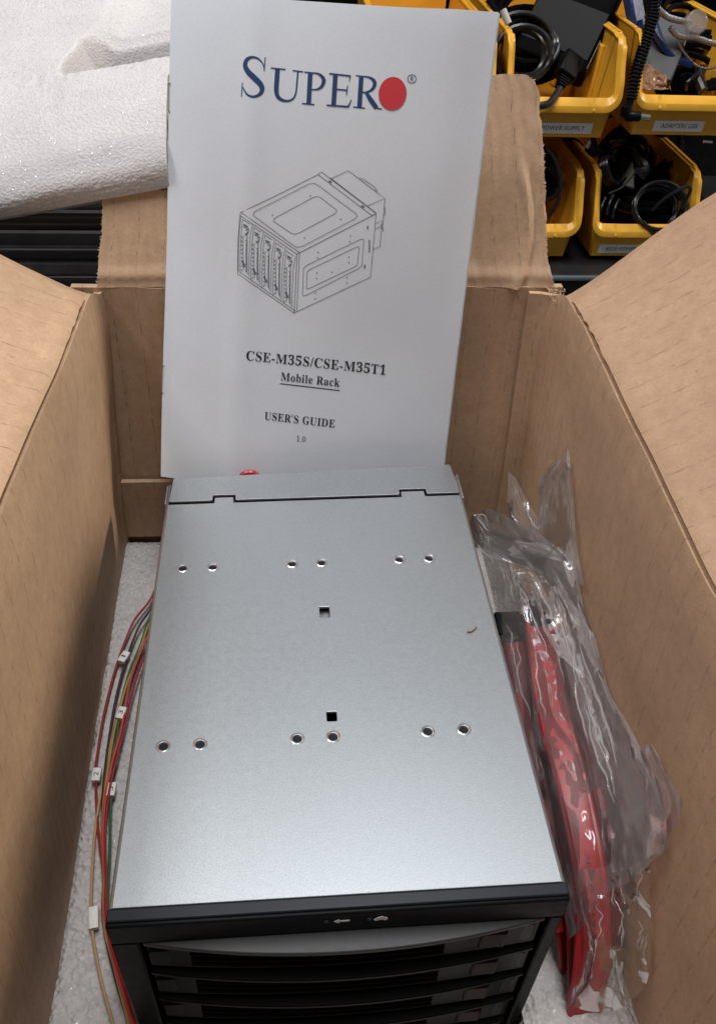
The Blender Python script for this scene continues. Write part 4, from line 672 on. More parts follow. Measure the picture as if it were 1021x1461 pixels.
def bagsheet(name, rows, nu, nv, amp, seed, hard=1.0, jag=0., fm=None, folds=0):
    G_ = [[P3(q) for q in r] for r in rows]
    cr = [crom(r, 12) for r in G_]
    mb = MB(); mb.uv = []
    m = len(cr[0])
    cols = [crom([cr[i][j] for i in range(len(cr))], 12) for j in range(m)]
    def smp(u, v):
        a = u * (m - 1); i = min(int(a), m - 2); fa = a - i; b = v * (len(cols[0]) - 1); j = min(int(b), len(cols[0]) - 2); fb = b - j
        return cols[i][j].lerp(cols[i + 1][j], fa).lerp(cols[i][j + 1].lerp(cols[i + 1][j + 1], fa), fb)
    for i in range(nu + 1):
        for j in range(nv + 1):
            u, v = i / nu, j / nv
            uu = min(1, max(0, u + jag * n3(v * 9, seed))) ; p = smp(uu, v); d = (CL - p).normalized()
            q = Vector((p.x * 60, p.y * 28, p.z * 45)) + Vector((seed, 0, 0)); r1 = 1 - abs(noise.noise(q)) * 2.4
            q2 = p * 150 + Vector((seed, 5, 0)); r2 = 1 - abs(noise.noise(q2)) * 2.4
            q3 = Vector((p.x * 120, p.y * 30, p.z * 60)) + Vector((0, seed, 0)); r3 = 1 - abs(noise.noise(q3)) * 2.5
            h = amp * (.8 * r1 + .14 * r2 * hard + .75 * r3)
            p = p + d * h + Vector((noise.noise(q * 1.3), noise.noise(q * 1.3 + Vector((9, 9, 9))), 0)) * amp * .8
            p.x = min(p.x, .1165); mb.v.append(p)
    for i in range(nu):
        for j in range(nv):
            a = i * (nv + 1) + j; mb.f.append((a, a + nv + 1, a + nv + 2, a + 1))
    rf = random.Random(int(seed * 10)); fb_ = MB()
    for k in range(folds):
        i0 = rf.uniform(.08, .92) * nu; j0 = rf.randint(0, int(nv * .6)); ln = rf.randint(int(nv * .12), int(nv * .4)); P = []
        for j in range(j0, min(nv, j0 + ln), 3):
            i0 = min(nu - 1, max(1, i0 + rf.uniform(-2.6, 2.2))); P.append(mb.v[int(i0) * (nv + 1) + j] + (CL - mb.v[int(i0) * (nv + 1) + j]).normalized() * .0004)
        if len(P) > 3:
            Q = crom(P, 3); fb_.tube(Q, [.00028 * math.sin(math.pi * q / (len(Q) - 1)) + .00005 for q in range(len(Q))], 5, cap=False)
    if folds: fb_.build('fold_creases', M_film2, bag)['kind'] = 'stuff'
    return mb.build(name, fm or M_film, bag, smooth=True, fix=False, angle=70)
W0 = lambda px, py: (px, py, XW, 0)
bagsheet('upper_film', [[(668, 738, -.030), (690, 728, -.012), (722, 738, -.004), (765, 760, .006), W0(806, 790)],
    [(688, 800, -.046), (712, 795, -.032), (750, 800, -.024), (792, 815, -.018), W0(825, 830)],
    [(703, 850, -.050), (735, 850, -.034), (772, 850, -.030), (812, 870, -.024), W0(842, 895)],
    [(718, 950, -.052), (760, 950, -.040), (800, 950, -.030), (842, 960, -.022), W0(870, 985)],
    [(745, 1050, -.054), (785, 1050, -.040), (830, 1060, -.030), (880, 1070, -.018), W0(918, 1070)],
    [(768, 1150, -.060), (806, 1155, -.042), (860, 1155, -.032), (912, 1150, -.014), W0(948, 1140)],
    [(812, 1340, -.072), (838, 1310, -.054), (870, 1272, -.044), (912, 1244, -.024), W0(944, 1218)]], 90, 150, .0026, 2.2, folds=18)
bagsheet('milky_film', [[(735, 770, -.006), (765, 790, -.004), (790, 800, .002), W0(815, 800)], [(775, 860, -.022), (800, 865, -.018), (820, 880, -.014), W0(838, 890)], [(810, 960, -.022), (830, 965, -.018), (850, 975, -.012), W0(868, 990)],
    [(838, 1060, -.022), (862, 1068, -.016), (890, 1075, -.008), W0(914, 1080)], [(862, 1150, -.026), (890, 1155, -.016), (918, 1150, -.006), W0(944, 1145)], [(872, 1245, -.032), (896, 1238, -.024), (922, 1225, -.012), W0(942, 1212)]], 50, 130, .0024, 5.5, fm=M_film2, folds=14)
bagsheet('lower_film', [[(800, 1225, -.068), (830, 1240, -.046), (868, 1240, -.040), (900, 1225, -.030), (925, 1225, -.020)],
    [(812, 1300, -.072), (838, 1300, -.054), (870, 1300, -.050), (900, 1300, -.045), (930, 1300, -.040)],
    [(820, 1360, -.080), (845, 1365, -.062), (872, 1365, -.060), (900, 1360, -.058), (926, 1355, -.056)],
    [(814, 1436, -.089), (838, 1446, -.085), (868, 1440, -.080), (898, 1428, -.074), (924, 1412, -.070)]], 70, 80, .0026, 8.4, folds=14)
bagsheet('side_flap', [[(905, 1020, -.012), (920, 1060, -.006), W0(930, 1060)], [(925, 1110, -.014), (945, 1120, -.004), W0(955, 1110)],
    [(925, 1160, -.020), (950, 1165, -.004), W0(972, 1152)], [(925, 1215, -.028), (940, 1220, -.014), W0(948, 1205)]], 30, 50, .0014, 4.1, folds=4)
bagsheet('upright_peak', [[(724, 672, .226, 1), (728, 676, .225, 1), (733, 681, .224, 1)], [(722, 700, .222, 1), (738, 705, .219, 1), (752, 712, .216, 1)],
    [(724, 735, .216, 1), (746, 735, .210, 1), (768, 742, .204, 1)], [(742, 765, .206, 1), (764, 770, .198, 1), (788, 778, .190, 1)], [(765, 800, .190, 1), (785, 805, .184, 1), (806, 815, .176, 1)]], 40, 60, .0013, 6.6, fm=M_film2, folds=6)
bagsheet('upright_peak', [[(804, 643, .1130, 0), (808, 640, .1130, 0), (811, 645, .1135, 0)], [(786, 668, .208, 1), (800, 668, .1130, 0), (813, 672, .1135, 0)],
    [(768, 692, .210, 1), (792, 700, .200, 1), (816, 705, .1135, 0)], [(776, 740, .204, 1), (797, 742, .195, 1), (819, 745, .1135, 0)],
    [(786, 780, .190, 1), (805, 785, .184, 1), (823, 790, .1135, 0)], [(792, 830, .170, 1), (812, 832, .165, 1), (832, 835, .1135, 0)]], 40, 70, .0013, 1.6, fm=M_film2, folds=8)
bagsheet('rear_fold', [[(664, 760, -.036), (672, 735, -.020), (684, 733, -.012)], [(690, 790, -.036), (690, 760, -.014), (700, 745, -.006)], [(712, 800, -.030), (716, 775, -.012), (728, 760, -.002)],
    [(742, 812, -.026), (746, 785, -.010), (756, 770, .002)], [(775, 820, -.020), (782, 795, -.006), (792, 780, .006)]], 26, 60, .0016, 9.2, fm=M_film2, folds=6)
# small bright welded seams and fold lines of the film
for k, L in enumerate(([(676, 735, -.012), (692, 737, -.010), (697, 775, -.014), (704, 800, -.020)], [(716, 797, -.014), (745, 808, -.014), (778, 820, -.012), (808, 836, -.010)], [(808, 644, .004), (812, 700, .004), (818, 760, .004)])):
    MB().tube(crom([at(x, y, 2, z) for x, y, z in L[:3] + L[3:]] if k < 2 else [at(x, y, 0, XW) for x, y, z in L], 8), .00035, 5).build('film_seam', M_film, bag)
# ------------------------------------------------------------------ white foam end cap lying on the box flaps
fo = thing('packing_foam', 'white foam packing piece with a deep groove resting on the back flap', 'packing foam', (-.14, .3, .12))
def ffoam(a, b):  # x range and both section tables are scaled about the camera, moving the piece back
    x = -.3114 + (.2461 + .0145 * sstep(.42, .49, b)) * a
    # section (y, z) along the sweep, groove closes towards the far left
    k = sstep(-.106, -.092, x - .010 * (b - .5) * 0)
    A = [(0, 0.2775, 0.1233), (0.03, 0.2739, 0.1266), (0.09, 0.2734, 0.1337), (0.2, 0.2796, 0.1431), (0.33, 0.2952, 0.1545), (0.43, 0.3139, 0.1641), (0.475, 0.3295, 0.1682), (0.49, 0.3327, 0.1649),
         (0.53, 0.3368, 0.1399), (0.58, 0.3524, 0.1306), (0.62, 0.3711, 0.1347), (0.66, 0.3763, 0.1649), (0.7, 0.3815, 0.1696), (0.8, 0.4003, 0.1748), (0.92, 0.4231, 0.1795), (0.97, 0.4294, 0.1763), (1, 0.4315, 0.1680)]
    B = [(0, 0.2775, 0.1233), (0.03, 0.2739, 0.1266), (0.09, 0.2734, 0.1337), (0.2, 0.2796, 0.1431), (0.33, 0.2952, 0.1545), (0.43, 0.3139, 0.1630), (0.475, 0.3275, 0.1675), (0.49, 0.3327, 0.1691),
         (0.53, 0.3431, 0.1717), (0.58, 0.3566, 0.1737), (0.62, 0.3691, 0.1753), (0.66, 0.3774, 0.1763), (0.7, 0.3847, 0.1779), (0.8, 0.4055, 0.1836), (0.92, 0.4315, 0.1961), (0.97, 0.4439, 0.2013), (1, 0.4523, 0.2034)]
    def L(T):
        if b < .44:
            q = [L0(T, max(0, b + e * min(1, (.44 - b) / .12))) for e in (-.05, -.035, -.02, -.01, 0, .01, .02, .035, .05)]
            return sum(c[0] for c in q) / 9, sum(c[1] for c in q) / 9
        return L0(T, b)
    def L0(T, b):
        for p, q in zip(T, T[1:]):
            if b <= q[0]: t = (b - p[0]) / (q[0] - p[0]); return p[1] + (q[1] - p[1]) * t, p[2] + (q[2] - p[2]) * t
        return T[-1][1:]
    tt = min(1, max(0, (b - .49) / .30)); kk = sstep(-.1205 + .014 * tt, -.1130 + .030 * tt, x + .0012 * n3(b * 30, 5))
    ya, za = L(A); yb, zb = L(B); y = yb + (ya - yb) * kk; z = zb + (za - zb) * kk
    z += .185 * (x + .0660)
    z += .0012 * n3(x * 14, y * 14, 4) + .0002 * n3(x * 110, y * 110, z * 110); y += .0016 * n3(x * 20, b * 9, 7)
    rg = math.exp(-((b - .475) / .02) ** 2) + .35 * math.exp(-((b - .05) / .05) ** 2)
    z += rg * (.0005 * n3(x * 300, b * 60, 1) + .0004 * n3(x * 700, b * 90, 8)); y += rg * .0010 * n3(x * 260, b * 80, 3)
    return Vector((x, y, z))
sheet('foam_body', ffoam, 300, 260, .030, M_foam, fo, lambda a, b: (a, b), off=Vector((0, .075, -.027)))
# ------------------------------------------------------------------ black rails and shelf behind the box
def rail(label, px, py, y, h, d, m, x0=-.60, x1=.02, r=.001, kind='rail'):
    p = at(px, py, 1, y); o = MB().box(x0, x1, y, y + d, p.z - h / 2, p.z + h / 2).build('metal_rail', m, bevel=r, seg=3); return tag(o, label, kind, 'metal rails behind the box')
rail('thin bronze rail just under the foam packing', 60, 297, .47, .0026, .02, plain('bronze_rail', (.13, .11, .09), .35, .7))
rail('rounded dark brown rail, thickest dark one under the foam', 60, 322, .46, .0095, .014, plain('brown_black_rail', (.10, .08, .07), .30, .8), r=.0042)
rail('narrow black rail between the brown and the grey ones', 60, 352, .47, .0032, .02, M_railg, r=.0008)
rail('wide grey steel rail above the box corner', 60, 384, .47, .0130, .02, M_railg, r=.0030)
rail('lowest grey rail touching the torn box corner', 60, 418, .47, .0062, .02, M_railg, r=.0015)
for x in (-.58, .0):
    tag(MB().box(x, x + .015, .492, .520, -.1378, .25).build('rack_post', M_rail, bevel=.001), 'black rack post behind the rails, hidden mostly by the ' + ('foam' if x < -.1 else 'booklet'), 'post')
pz = at(840, 397, 1, .655)
sh = thing('bin_shelf', 'black shelf with a shiny front edge under the lower yellow bins', 'shelf', (.4, .75, -.13))
MB().box(.02, .95, .658, .98, pz.z - .004, pz.z - .001).build('shelf_board', plain('black_shelf', (.016, .017, .019), .35, 0, 60, .3), sh)
MB().tube([Vector((.02, .656, pz.z)), Vector((.95, .656, pz.z))], .0030, 12).build('shelf_edge', plain('edge_highlight_blue', (.30, .38, .44), .22, .9), sh)  # highlight along the shelf edge is put into this pale blue colour
MB().box(.02, .95, .656, .662, pz.z - .018, pz.z - .0032).build('shelf_front', M_rail, sh)
for x in (.03, .93): MB().box(x, x + .02, .67, .96, -.1378, pz.z - .0045).build('leg', M_rail, sh)
# louvred panel that the bins hang on
lp = thing('louvred_rack', 'dark louvred panel behind the yellow bins', 'panel', (.3, .96, 0))
MB().box(-.1, 1.0, .955, .965, pz.z - .001, .45).build('panel_sheet', M_rail, lp)
for k in range(8): MB().box(-.1, 1.0, .944, .955, -.02 + k * .055, -.012 + k * .055).build('louvre', M_rail, lp, bevel=.001)
# ------------------------------------------------------------------ yellow bins
YF = .7
def make_bin(name, label, x0, z0, W=.114, hf=.035, text=None, tx=(.3, .7), D=.235, H=.085):
    b = thing(name, label, 'storage bin', (x0 + W / 2, YF, z0), 'yellow open-front storage bins')
    x1 = x0 + W; tp = .008                                   # taper each side to the base
    yf = YF; yl = YF - .007                                   # lip stands forward of the base
    def X(s, z): return (x0 + tp * (1 - (z - z0) / H) + .004) if s < 0 else (x1 - tp * (1 - (z - z0) / H) - .004)
    T = .0022
    # side profile of the hopper: (y, z) along the rim from the front lip to the back
    rim = crom([Vector((0, yl, z0 + hf)), Vector((0, yl + .0015, z0 + hf + .008)), Vector((0, YF + .004, z0 + H * .74)), Vector((0, YF + .009, z0 + H * .88)), Vector((0, YF + .017, z0 + H * .965)), Vector((0, YF + .030, z0 + H * .995)), Vector((0, YF + .045, z0 + H)), Vector((0, YF + D, z0 + H))], 6)
    for s in (-1, 1):
        mb = MB(); n = len(rim)
        for p in rim: mb.v.append(Vector((X(s, p.z), p.y, p.z)))
        for p in rim: mb.v.append(Vector((X(s, z0), max(p.y + (yf - yl) * .8, yf), z0)))
        for p in rim: mb.v.append(Vector((X(s, p.z) - s * T, p.y, p.z)))
        for p in rim: mb.v.append(Vector((X(s, z0) - s * T, max(p.y + (yf - yl) * .8, yf), z0)))
        for i in range(n - 1):
            mb.f += [(i, i + 1, n + i + 1, n + i), (2 * n + i, 2 * n + i + 1, 3 * n + i + 1, 3 * n + i), (i, i + 1, 2 * n + i + 1, 2 * n + i)]
        mb.build('side_wall', M_yellow, b, smooth=False)
        # stiffening ribs standing on the inner face
        for yy in (.050, .105, .165):
            mb = MB(); a0 = X(s, z0 + .004) - s * T; a1 = X(s, z0 + H * .80) - s * T
            mb.prism([Vector((a0, YF + yy, z0 + .004)), Vector((a0, YF + yy + .018, z0 + .004)), Vector((a1, YF + yy + .018, z0 + H * .80)), Vector((a1, YF + yy, z0 + H * .80))], (-s * .0032, 0, 0)); mb.build('rib', M_yellow, b, bevel=.0006)
    # front wall, bottom, back
    mb = MB(); mb.prism([Vector((X(-1, z0), yf, z0)), Vector((X(1, z0), yf, z0)), Vector((X(1, z0 + hf), yl + .001, z0 + hf)), Vector((X(-1, z0 + hf), yl + .001, z0 + hf))], (0, T, 0)); mb.build('front_wall', M_yellow, b, bevel=.0008)
    MB().box(X(-1, z0) + .0003, X(1, z0) - .0003, yf + .0004, YF + D, z0 + .0002, z0 + .002).build('bottom', M_yellow, b)
    MB().box(X(-1, z0) , X(1, z0), YF + D, YF + D + .002, z0, z0 + H).build('back_wall', M_yellow, b)
    # rolled rim round the opening: outer and inner edge of the band, same point count
    zl_ = z0 + hf
    side_ = [p for p in reversed(rim) if p.z > zl_ + .013]
    def band(inset, dz, dy, rad):
        zb_ = zl_ + dz; L_ = []
        cor = []
        for k in range(7):
            a = math.pi / 2 * k / 6; cor.append((inset + rad * (1 - math.cos(a)), zb_ + rad * (1 - math.sin(a))))
        for p in side_: L_.append(Vector((x0 + inset, p.y + (dy if p.z < z0 + H * .9 else dy * .3), p.z - (inset * .25 if p.z > z0 + H * .97 else 0))))
        for ix, zz in cor: L_.append(Vector((x0 + ix, yl + dy + .15 * (zz - zb_), zz)))
        for t in (.3, .5, .7): L_.append(Vector((x0 + W * t, yl + dy - .0008, zb_)))
        for ix, zz in reversed(cor): L_.append(Vector((x1 - ix, yl + dy + .15 * (zz - zb_), zz)))
        for p in reversed(side_): L_.append(Vector((x1 - inset, p.y + (dy if p.z < z0 + H * .9 else dy * .3), p.z - (inset * .25 if p.z > z0 + H * .97 else 0))))
        return L_
    A_, B_, C_ = band(.0030, -.0100, -.0040, .015), band(.0062, -.0045, -.0030, .012), band(.0095, .0015, .0022, .006)
    mb = MB(); n = len(A_)
    for Lq in (A_, B_, C_): mb.v += Lq
    for r_ in (0, 1):
        for i in range(n - 1): mb.f.append((r_ * n + i, r_ * n + i + 1, (r_ + 1) * n + i + 1, (r_ + 1) * n + i))
    o = mb.build('rim', M_yellow, b, smooth=True, fix=False); o.modifiers.new('thick', 'SOLIDIFY').thickness = .0016; o.modifiers['thick'].offset = 0
    m_ = o.modifiers.new('bevel', 'BEVEL'); m_.width = .0006; m_.segments = 2
    # label holder recess frame on the lip
    for xa, xb in ((x0 + W * .24, x0 + W * .255), (x0 + W * .745, x0 + W * .76)):
        mb = MB(); mb.prism([Vector((xa, yl - .0050, z0 + hf - .0085)), Vector((xb, yl - .0050, z0 + hf - .0085)), Vector((xb, yl + .0010, z0 + hf + .0015)), Vector((xa, yl + .0010, z0 + hf + .0015))], (0, -.0009, .0006)); mb.build('label_holder', M_yellow, b)
    if text:
        xa, xb = x0 + W * tx[0], x0 + W * tx[1]
        sl = (yf - (yl + .001)) / hf
        def fp(x, z, up=0): return Vector((x, yf - sl * (z - z0) - .0003 - up, z))
        mb = MB(); za, zb = z0 + .0038, z0 + .0138; mb.prism([fp(xa, za), fp(xb, za), fp(xb, zb), fp(xa, zb)], (0, -.00025, 0)); l = mb.build('name_label', M_labelw, b)
        t2 = print_text('label_lettering', text, xa + (xb - xa) * .14, za + .0033, xb - (xb - xa) * .14, .0038, M_ink, lambda x, z: fp(x + .12 * (z - za), z, .0004), None, capref=.66); t2.parent = l
    return b
make_bin('storage_bin', 'yellow bin of the upper row, labelled POWER SUPPLY, behind the torn flap', .1875, .0215, text="POWER SUPPLY", tx=(.30, .80))
make_bin('storage_bin', 'yellow bin at the top right corner, labelled ADAPTERS USB', .3065, .0250, text="ADAPTERS USB", tx=(.27, .70))
make_bin('storage_bin', 'yellow bin of the upper row mostly hidden behind the booklet', .0690, .0215)
make_bin('storage_bin', 'yellow lower-row bin showing only its right end beside the torn flap', .1740, -.0965)
make_bin('storage_bin', 'yellow lower-row bin with the ASUS POWER label and a black cable coil on its lip', .2935, -.0960, text="ASUS POWER", tx=(.16, .56))
# ------------------------------------------------------------------ what lies in the bins
def coil(label, cx, cy, cz, r, turns, tilt, rr=.0016, m=None, jit=.12, seed=0, tail=None, grp='black cables in the yellow bins', roll=0):
    rnd_ = random.Random(seed); P = []; M = Euler((tilt, roll, 0)).to_matrix(); K = 26
    ph = [rnd_.uniform(-1, 1) for _ in range(turns + 2)]
    for k in range(turns * K + 1):
        a = 2 * math.pi * k / K; i = k / K; j = int(i); f = i - j
        q = ph[j] * (1 - f) + ph[j + 1] * f
        rad = r * (1 + jit * q); P.append(Vector((cx, cy, cz)) + M @ Vector((rad * math.cos(a) * 1.15, rad * math.sin(a), q * r * .22 + (i - turns / 2) * rr * .9)))
    if tail: P += [Vector(t) for t in tail]
    o = MB().tube(P, rr, 7).build('cable_coil', m or M_cable); return tag(o, label, 'cable', grp)
def zb(px, py, y): return at(px, py, 1, y)
c = zb(730, 45, .76); coil('black power cable loops standing in the upper bin beside the booklet', c.x + .012, c.y, c.z - .01, .030, 5, 1.0, .0021, seed=4)
c = zb(742, 78, .735); coil('thick black cable loop hanging low behind the torn flap top', c.x, c.y, c.z, .022, 4, 1.2, .0026, seed=9)
M_matte = plain('matte_black_case', (.003, .003, .0035), .85, 0, 300, .3, spec=.08)
M_grip = plain('velcro_black', (.012, .012, .013), .9, 0, 500, .5)
a = thing('power_adapter', 'big black power adapter brick standing in the POWER SUPPLY bin', 'power adapter', tuple(zb(815, 60, .79)))
M = Matrix.Translation(zb(812, 30, .79)) @ Euler((R(-38), R(12), R(-28))).to_matrix().to_4x4()
MB().box(-.036, .036, -.016, .016, -.048, .062, M).build('adapter_case', M_matte, a, bevel=.0035, seg=3)
MB().box(-.034, .034, -.0166, -.0164, -.035, .010, M).build('seam_panel', M_gloss, a)
o = MB().box(.0362, .0368, -.012, .012, -.040, -.012, M).build('rating_sticker', plain('grey_sticker', (.07, .065, .065), .4), a)
# IEC plug leaning over the lip
pl_ = thing('power_plug', 'black appliance plug on its cable leaning over the bin lip', 'plug', tuple(zb(800, 120, .70)))
A_, B_, C_ = zb(812, 92, .722), zb(797, 128, .700), zb(782, 148, .6835)
d = (B_ - A_).normalized(); sd = d.cross(Vector((0, -1, .3))).normalized(); nn = sd.cross(d); M = Matrix((sd, d, nn)).transposed().to_4x4(); M.translation = A_
MB().box(-.0095, .0095, -.010, .016, -.0065, .0065, M).build('plug_body', M_gloss, pl_, bevel=.0025, seg=3)
for k in range(4): M2 = M.copy(); M2.translation = A_ + d * (.018 + k * .0028); MB().box(-.0052 + k * .0004, .0052 - k * .0004, -.0008, .0008, -.0045, .0045, M2).build('strain_ring', M_black, pl_, bevel=.0006)
MB().tube(crom([A_ + d * .014, B_, C_, zb(760, 152, .682), zb(745, 160, .69)], 8), .0033, 10).build('lead', M_cable, pl_)
tag(MB().tube([zb(717, 14, .70), zb(725, 34, .695)], .0030, 12).build('cable_end', plain('pale_grey_plastic', (.42, .40, .37), .5)), 'short pale grey cable end beside the top corner of the booklet', 'cable end')
# DC plug hanging over the ADAPTERS USB bin lip
dc = thing('barrel_plug', 'black angled barrel plug with metal tip hanging over the ADAPTERS USB bin', 'plug', tuple(zb(905, 130, .685)))
Q = crom([zb(932, -20, .73), zb(930, 20, .722), zb(920, 60, .708), zb(908, 100, .692), zb(899, 140, .682), zb(893, 160, .680)], 8)
MB().tube(Q, .0036, 12).build('grip', M_black, dc)
k = 0
for i in range(2, len(Q) - 8, 1):
    d = (Q[i + 1] - Q[i - 1]).normalized(); sd = d.cross(Vector((0, -1, .5))).normalized(); nn = sd.cross(d); M = Matrix((sd, d, nn)).transposed().to_4x4(); M.translation = Q[i]
    MB().box(-.0046, .0046, -.0009, .0009, -.0046, .0046, M).build('grip_rib', M_black, dc, bevel=.0005)
A_, B_, C_ = zb(893, 158, .680), zb(912, 166, .679), zb(926, 168, .678)
MB().tube([zb(893, 150, .680), zb(892, 160, .680), zb(896, 166, .6795), B_], [.0048, .0052, .0048, .0042], 14).build('elbow', M_black, dc)
MB().tube([B_, C_], .0027, 12).build('tip', M_metal, dc)
tag(MB().box(-.016, .016, -.026, .03, -.008, .008, Matrix.Translation(zb(945, 78, .745)) @ Euler((R(50), R(8), R(-24))).to_matrix().to_4x4()).build('adapter_box', plain('slate_case', (.026, .028, .030), .5), bevel=.0015), 'flat slate-grey adapter lying in the ADAPTERS USB bin', 'adapter')
M_blue = plain('blue_plastic', (.008, .030, .13), .3, 0, 200, .5)
tag(MB().tube(crom([zb(925, 20, .755), zb(938, 52, .745), zb(955, 78, .74), zb(985, 92, .735)], 6), [.008] * 19, 12, flat=(.013, .006)).build('blue_connector', M_blue), 'blue connector block between the grey adapter and the braided cables', 'connector')
tag(MB().box(-.009, .009, -.02, .02, -.005, .005, Matrix.Translation(zb(906, 22, .765)) @ Euler((R(60), R(0), R(35))).to_matrix().to_4x4()).build('blue_plug', M_blue, bevel=.002), 'small blue plug just left of the ribbed black lead', 'plug')
def crumb(name, label, cat, quad, m, seed, amp=.003):
    mb = MB(); n = 14
    for i in range(n + 1):
        for j in range(n + 1):
            u, v = i / n, j / n; p = quad[0].lerp(quad[1], u).lerp(quad[3].lerp(quad[2], u), v); p = p + Vector((0, -1, .6)) * amp * (1 - 2.2 * abs(n3(u * 3 + seed, v * 3))); mb.v.append(p)
    for i in range(n):
        for j in range(n): a = i * (n + 1) + j; mb.f.append((a, a + n + 1, a + n + 2, a + 1))
    o = mb.build(name, m, smooth=True, fix=False, angle=20); o.modifiers.new('t', 'SOLIDIFY').thickness = .0006; return tag(o, label, cat)
crumb('brown_wrapper', 'crumpled brown plastic wrapper at the front of the ADAPTERS USB bin', 'wrapper', [zb(905, 130, .708), zb(950, 128, .708), zb(948, 108, .725), zb(916, 88, .735)], plain('brown_film', (.26, .14, .075), .25), 3)
def braid():
    m, nt, b = mat('silver_braid'); tc = N(nt, 'ShaderNodeTexCoord'); w = N(nt, 'ShaderNodeTexWave', i_Scale=240.0, i_Distortion=3.0); nt.links.new(tc.outputs['Object'], w.inputs[0])
    nt.links.new(ramp(nt, w.outputs[1], [(.2, (.10, .09, .085, 1)), (.7, (.62, .60, .58, 1))]), b.inputs['Base Color']); b.inputs['Metallic'].default_value = .7; b.inputs['Roughness'].default_value = .3; bump(nt, b, w.outputs[1], .7, .0006); return m
M_braid = braid()
for lab, pts, r in (('upper braided silver cable ending in a clear round cap', [(930, 5), (948, 22), (962, 28), (985, 32)], .0028), ('lower braided silver cable crossing the bin to the frame edge', [(955, 40), (968, 52), (990, 54), (1010, 60), (1035, 66)], .0026), ('thin silver wire curving down under the braided cables', [(966, 60), (975, 75), (990, 92), (1008, 98), (1030, 92)], .0012)):
    tag(MB().tube(crom([zb(x, y, .735) for x, y in pts], 7), r, 10).build('braided_cable', M_braid), lab, 'cable', 'silver cables in the upper right bin')
cp = zb(991, 33, .728); mb = MB().tube([cp + Vector((0, -.004, .002)), cp + Vector((0, .004, -.002))], .0105, 24)
m, nt, b_ = mat('clear_grey_plastic'); b_.inputs['Base Color'].default_value = (.30, .27, .25, 1); b_.inputs['Roughness'].default_value = .18; b_.inputs['Alpha'].default_value = .45
tag(mb.build('round_cap', m, bevel=.0015), 'clear round plastic cap on the end of the braided cable', 'cap')
tag(MB().tube(crom([zb(1002, 130, .72), zb(996, 112, .73), zb(1000, 98, .74)], 6), .005, 10).build('black_plug', M_cable), 'small black plug at the right inside the ADAPTERS USB bin', 'plug')
tag(MB().tube(crom([zb(978, 128, .722), zb(980, 118, .718), zb(988, 110, .722), zb(996, 104, .73)], 6), .0016, 8).build('thin_lead', M_cable), 'thin black lead curling beside the small black plug', 'cable')
# lower row
for lab, x, y, yy, r, t, sd_, ti in (('dense nest of black cables at the back of the POWER SUPPLY bin', 775, 15, .83, .036, 12, 41, .5), ('dense nest of black cables at the left of the POWER SUPPLY bin', 745, 60, .79, .026, 12, 42, .7), ('dark jumble of cable at the back of the ADAPTERS USB bin', 985, 15, .84, .036, 12, 43, .5),
        ('dark jumble of cable under the braided silver cables', 985, 105, .765, .020, 11, 44, .4), ('black cable jumble filling the back of the ASUS POWER bin', 900, 215, .81, .030, 14, 45, .5), ('black cable jumble under the loose coil in the ASUS POWER bin', 905, 275, .755, .024, 14, 46, .35), ('flat black cable jumble at the right inside the ASUS POWER bin', 945, 285, .750, .020, 12, 48, .35), ('black cable jumble in the lower left bin', 765, 235, .79, .026, 12, 47, .5)):
    c = zb(x, y, yy); coil(lab, c.x, c.y, c.z - .006, r, t, ti, .0030, m=M_matte, jit=.75, seed=sd_)
P = crom([zb(778, 210, .705), zb(790, 225, .70), zb(799, 255, .697), zb(796, 285, .697), zb(783, 308, .70), zb(770, 318, .705)], 8)
tag(MB().tube(P, .0021, 8).build('cable_loop', M_cable), 'single black cable loop in the lower bin beside the torn flap', 'cable', 'black cables in the yellow bins')
c = zb(772, 262, .735); coil('dense black cable bundle behind the single loop', c.x, c.y, c.z, .017, 6, 1.2, .0022, seed=31)
c = zb(870, 245, .735); coil('wrapped black cable bundle at the back of the ASUS POWER bin', c.x, c.y, c.z, .0125, 7, .55, .0017, seed=5, jit=.10, roll=.9)
c = zb(884, 252, .742); tag(MB().box(-.013, .013, -.02, .02, -.010, .010, Matrix.Translation(c) @ Euler((R(40), R(20), R(10))).to_matrix().to_4x4()).build('small_adapter', M_gloss, bevel=.005, seg=4), 'small glossy black adapter under the wrapped cable bundle', 'adapter')
c = zb(936, 296, .706); coil('loose coil of black cable hanging over the bin lip', c.x + .001, c.y, c.z, .0215, 7, .95, .0016, seed=15, jit=.16)
P = crom([zb(930, 300, .70), zb(945, 285, .695), zb(965, 272, .692), zb(980, 266, .692), zb(984, 272, .692), zb(975, 290, .695), zb(968, 305, .70)], 8)
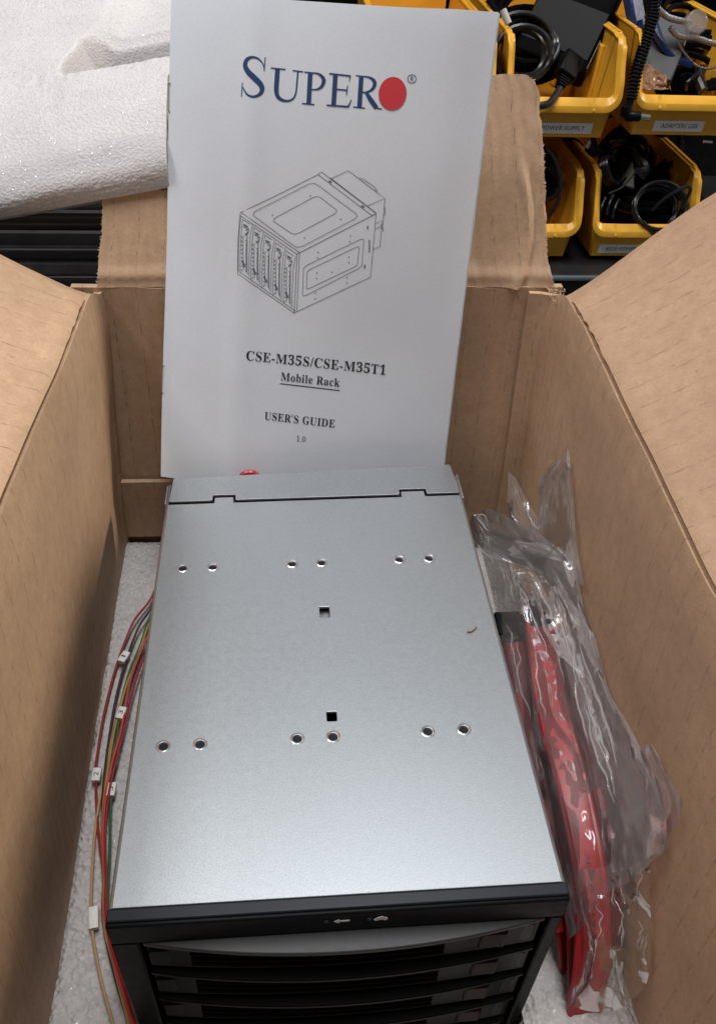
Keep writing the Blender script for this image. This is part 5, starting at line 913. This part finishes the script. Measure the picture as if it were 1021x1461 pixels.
tag(MB().tube(P, .0018, 8).build('cable_tail', M_cable), 'bent black cable tail above the loose coil', 'cable', 'black cables in the yellow bins')
P = crom([zb(916, 316, .690), zb(935, 335, .6875), zb(962, 345, .687), zb(990, 330, .69)], 8)
tag(MB().tube(P, .0018, 8).build('cable_loop', M_cable), 'lowest black cable bow hanging in front of the lip', 'cable', 'black cables in the yellow bins')
up_ = thing('usb_plug', 'black plug with metal tip poking up at the back of the ASUS POWER bin', 'plug', tuple(zb(845, 212, .745)))
A_, B_ = zb(838, 207, .72), zb(853, 222, .735); d = (B_ - A_).normalized(); sd = d.cross(Vector((0, -1, .5))).normalized(); nn = sd.cross(d); M = Matrix((sd, d, nn)).transposed().to_4x4(); M.translation = A_
MB().box(-.0052, .0052, .002, .020, -.0032, .0032, M).build('plug_grip', M_black, up_, bevel=.001); MB().box(-.0038, .0038, -.005, .002, -.0019, .0019, M).build('metal_tip', M_metal, up_, bevel=.0004)
for k, (x, y) in enumerate(((857, 296), (868, 292), (876, 298))):
    tag(MB().tube(crom([zb(x - 3, y + 14, .712), zb(x, y, .715), zb(x + 6, y - 14, .722)], 6), .0015, 7).build('cable_strand', M_cable), ('leftmost', 'middle', 'rightmost')[k] + ' of three thin dark strands at the left inside the ASUS POWER bin', 'cable', 'thin strands in the lower bin')
tag(MB().tube(crom([zb(903, 210, .76), zb(906, 225, .755), zb(914, 238, .75), zb(908, 246, .75)], 6), [.001 + .0006 * k for k in range(19)][:19], 8).build('dark_tip', M_cable), 'thin dark curved cable tip standing in the ASUS POWER bin', 'cable')
tag(MB().tube([zb(1003, 202, .80), zb(1015, 203, .80)], .0016, 8).build('metal_pin', M_metal), 'small bright metal pin under the ADAPTERS USB bin', 'pin')
tag(MB().tube(crom([zb(868, 276, .715), zb(885, 268, .715), zb(898, 256, .72), zb(905, 246, .73)], 6), .0010, 7).build('grey_thread', plain('grey_cable', (.06, .06, .065), .3)), 'thin grey cable running up across the ASUS POWER bin', 'cable')
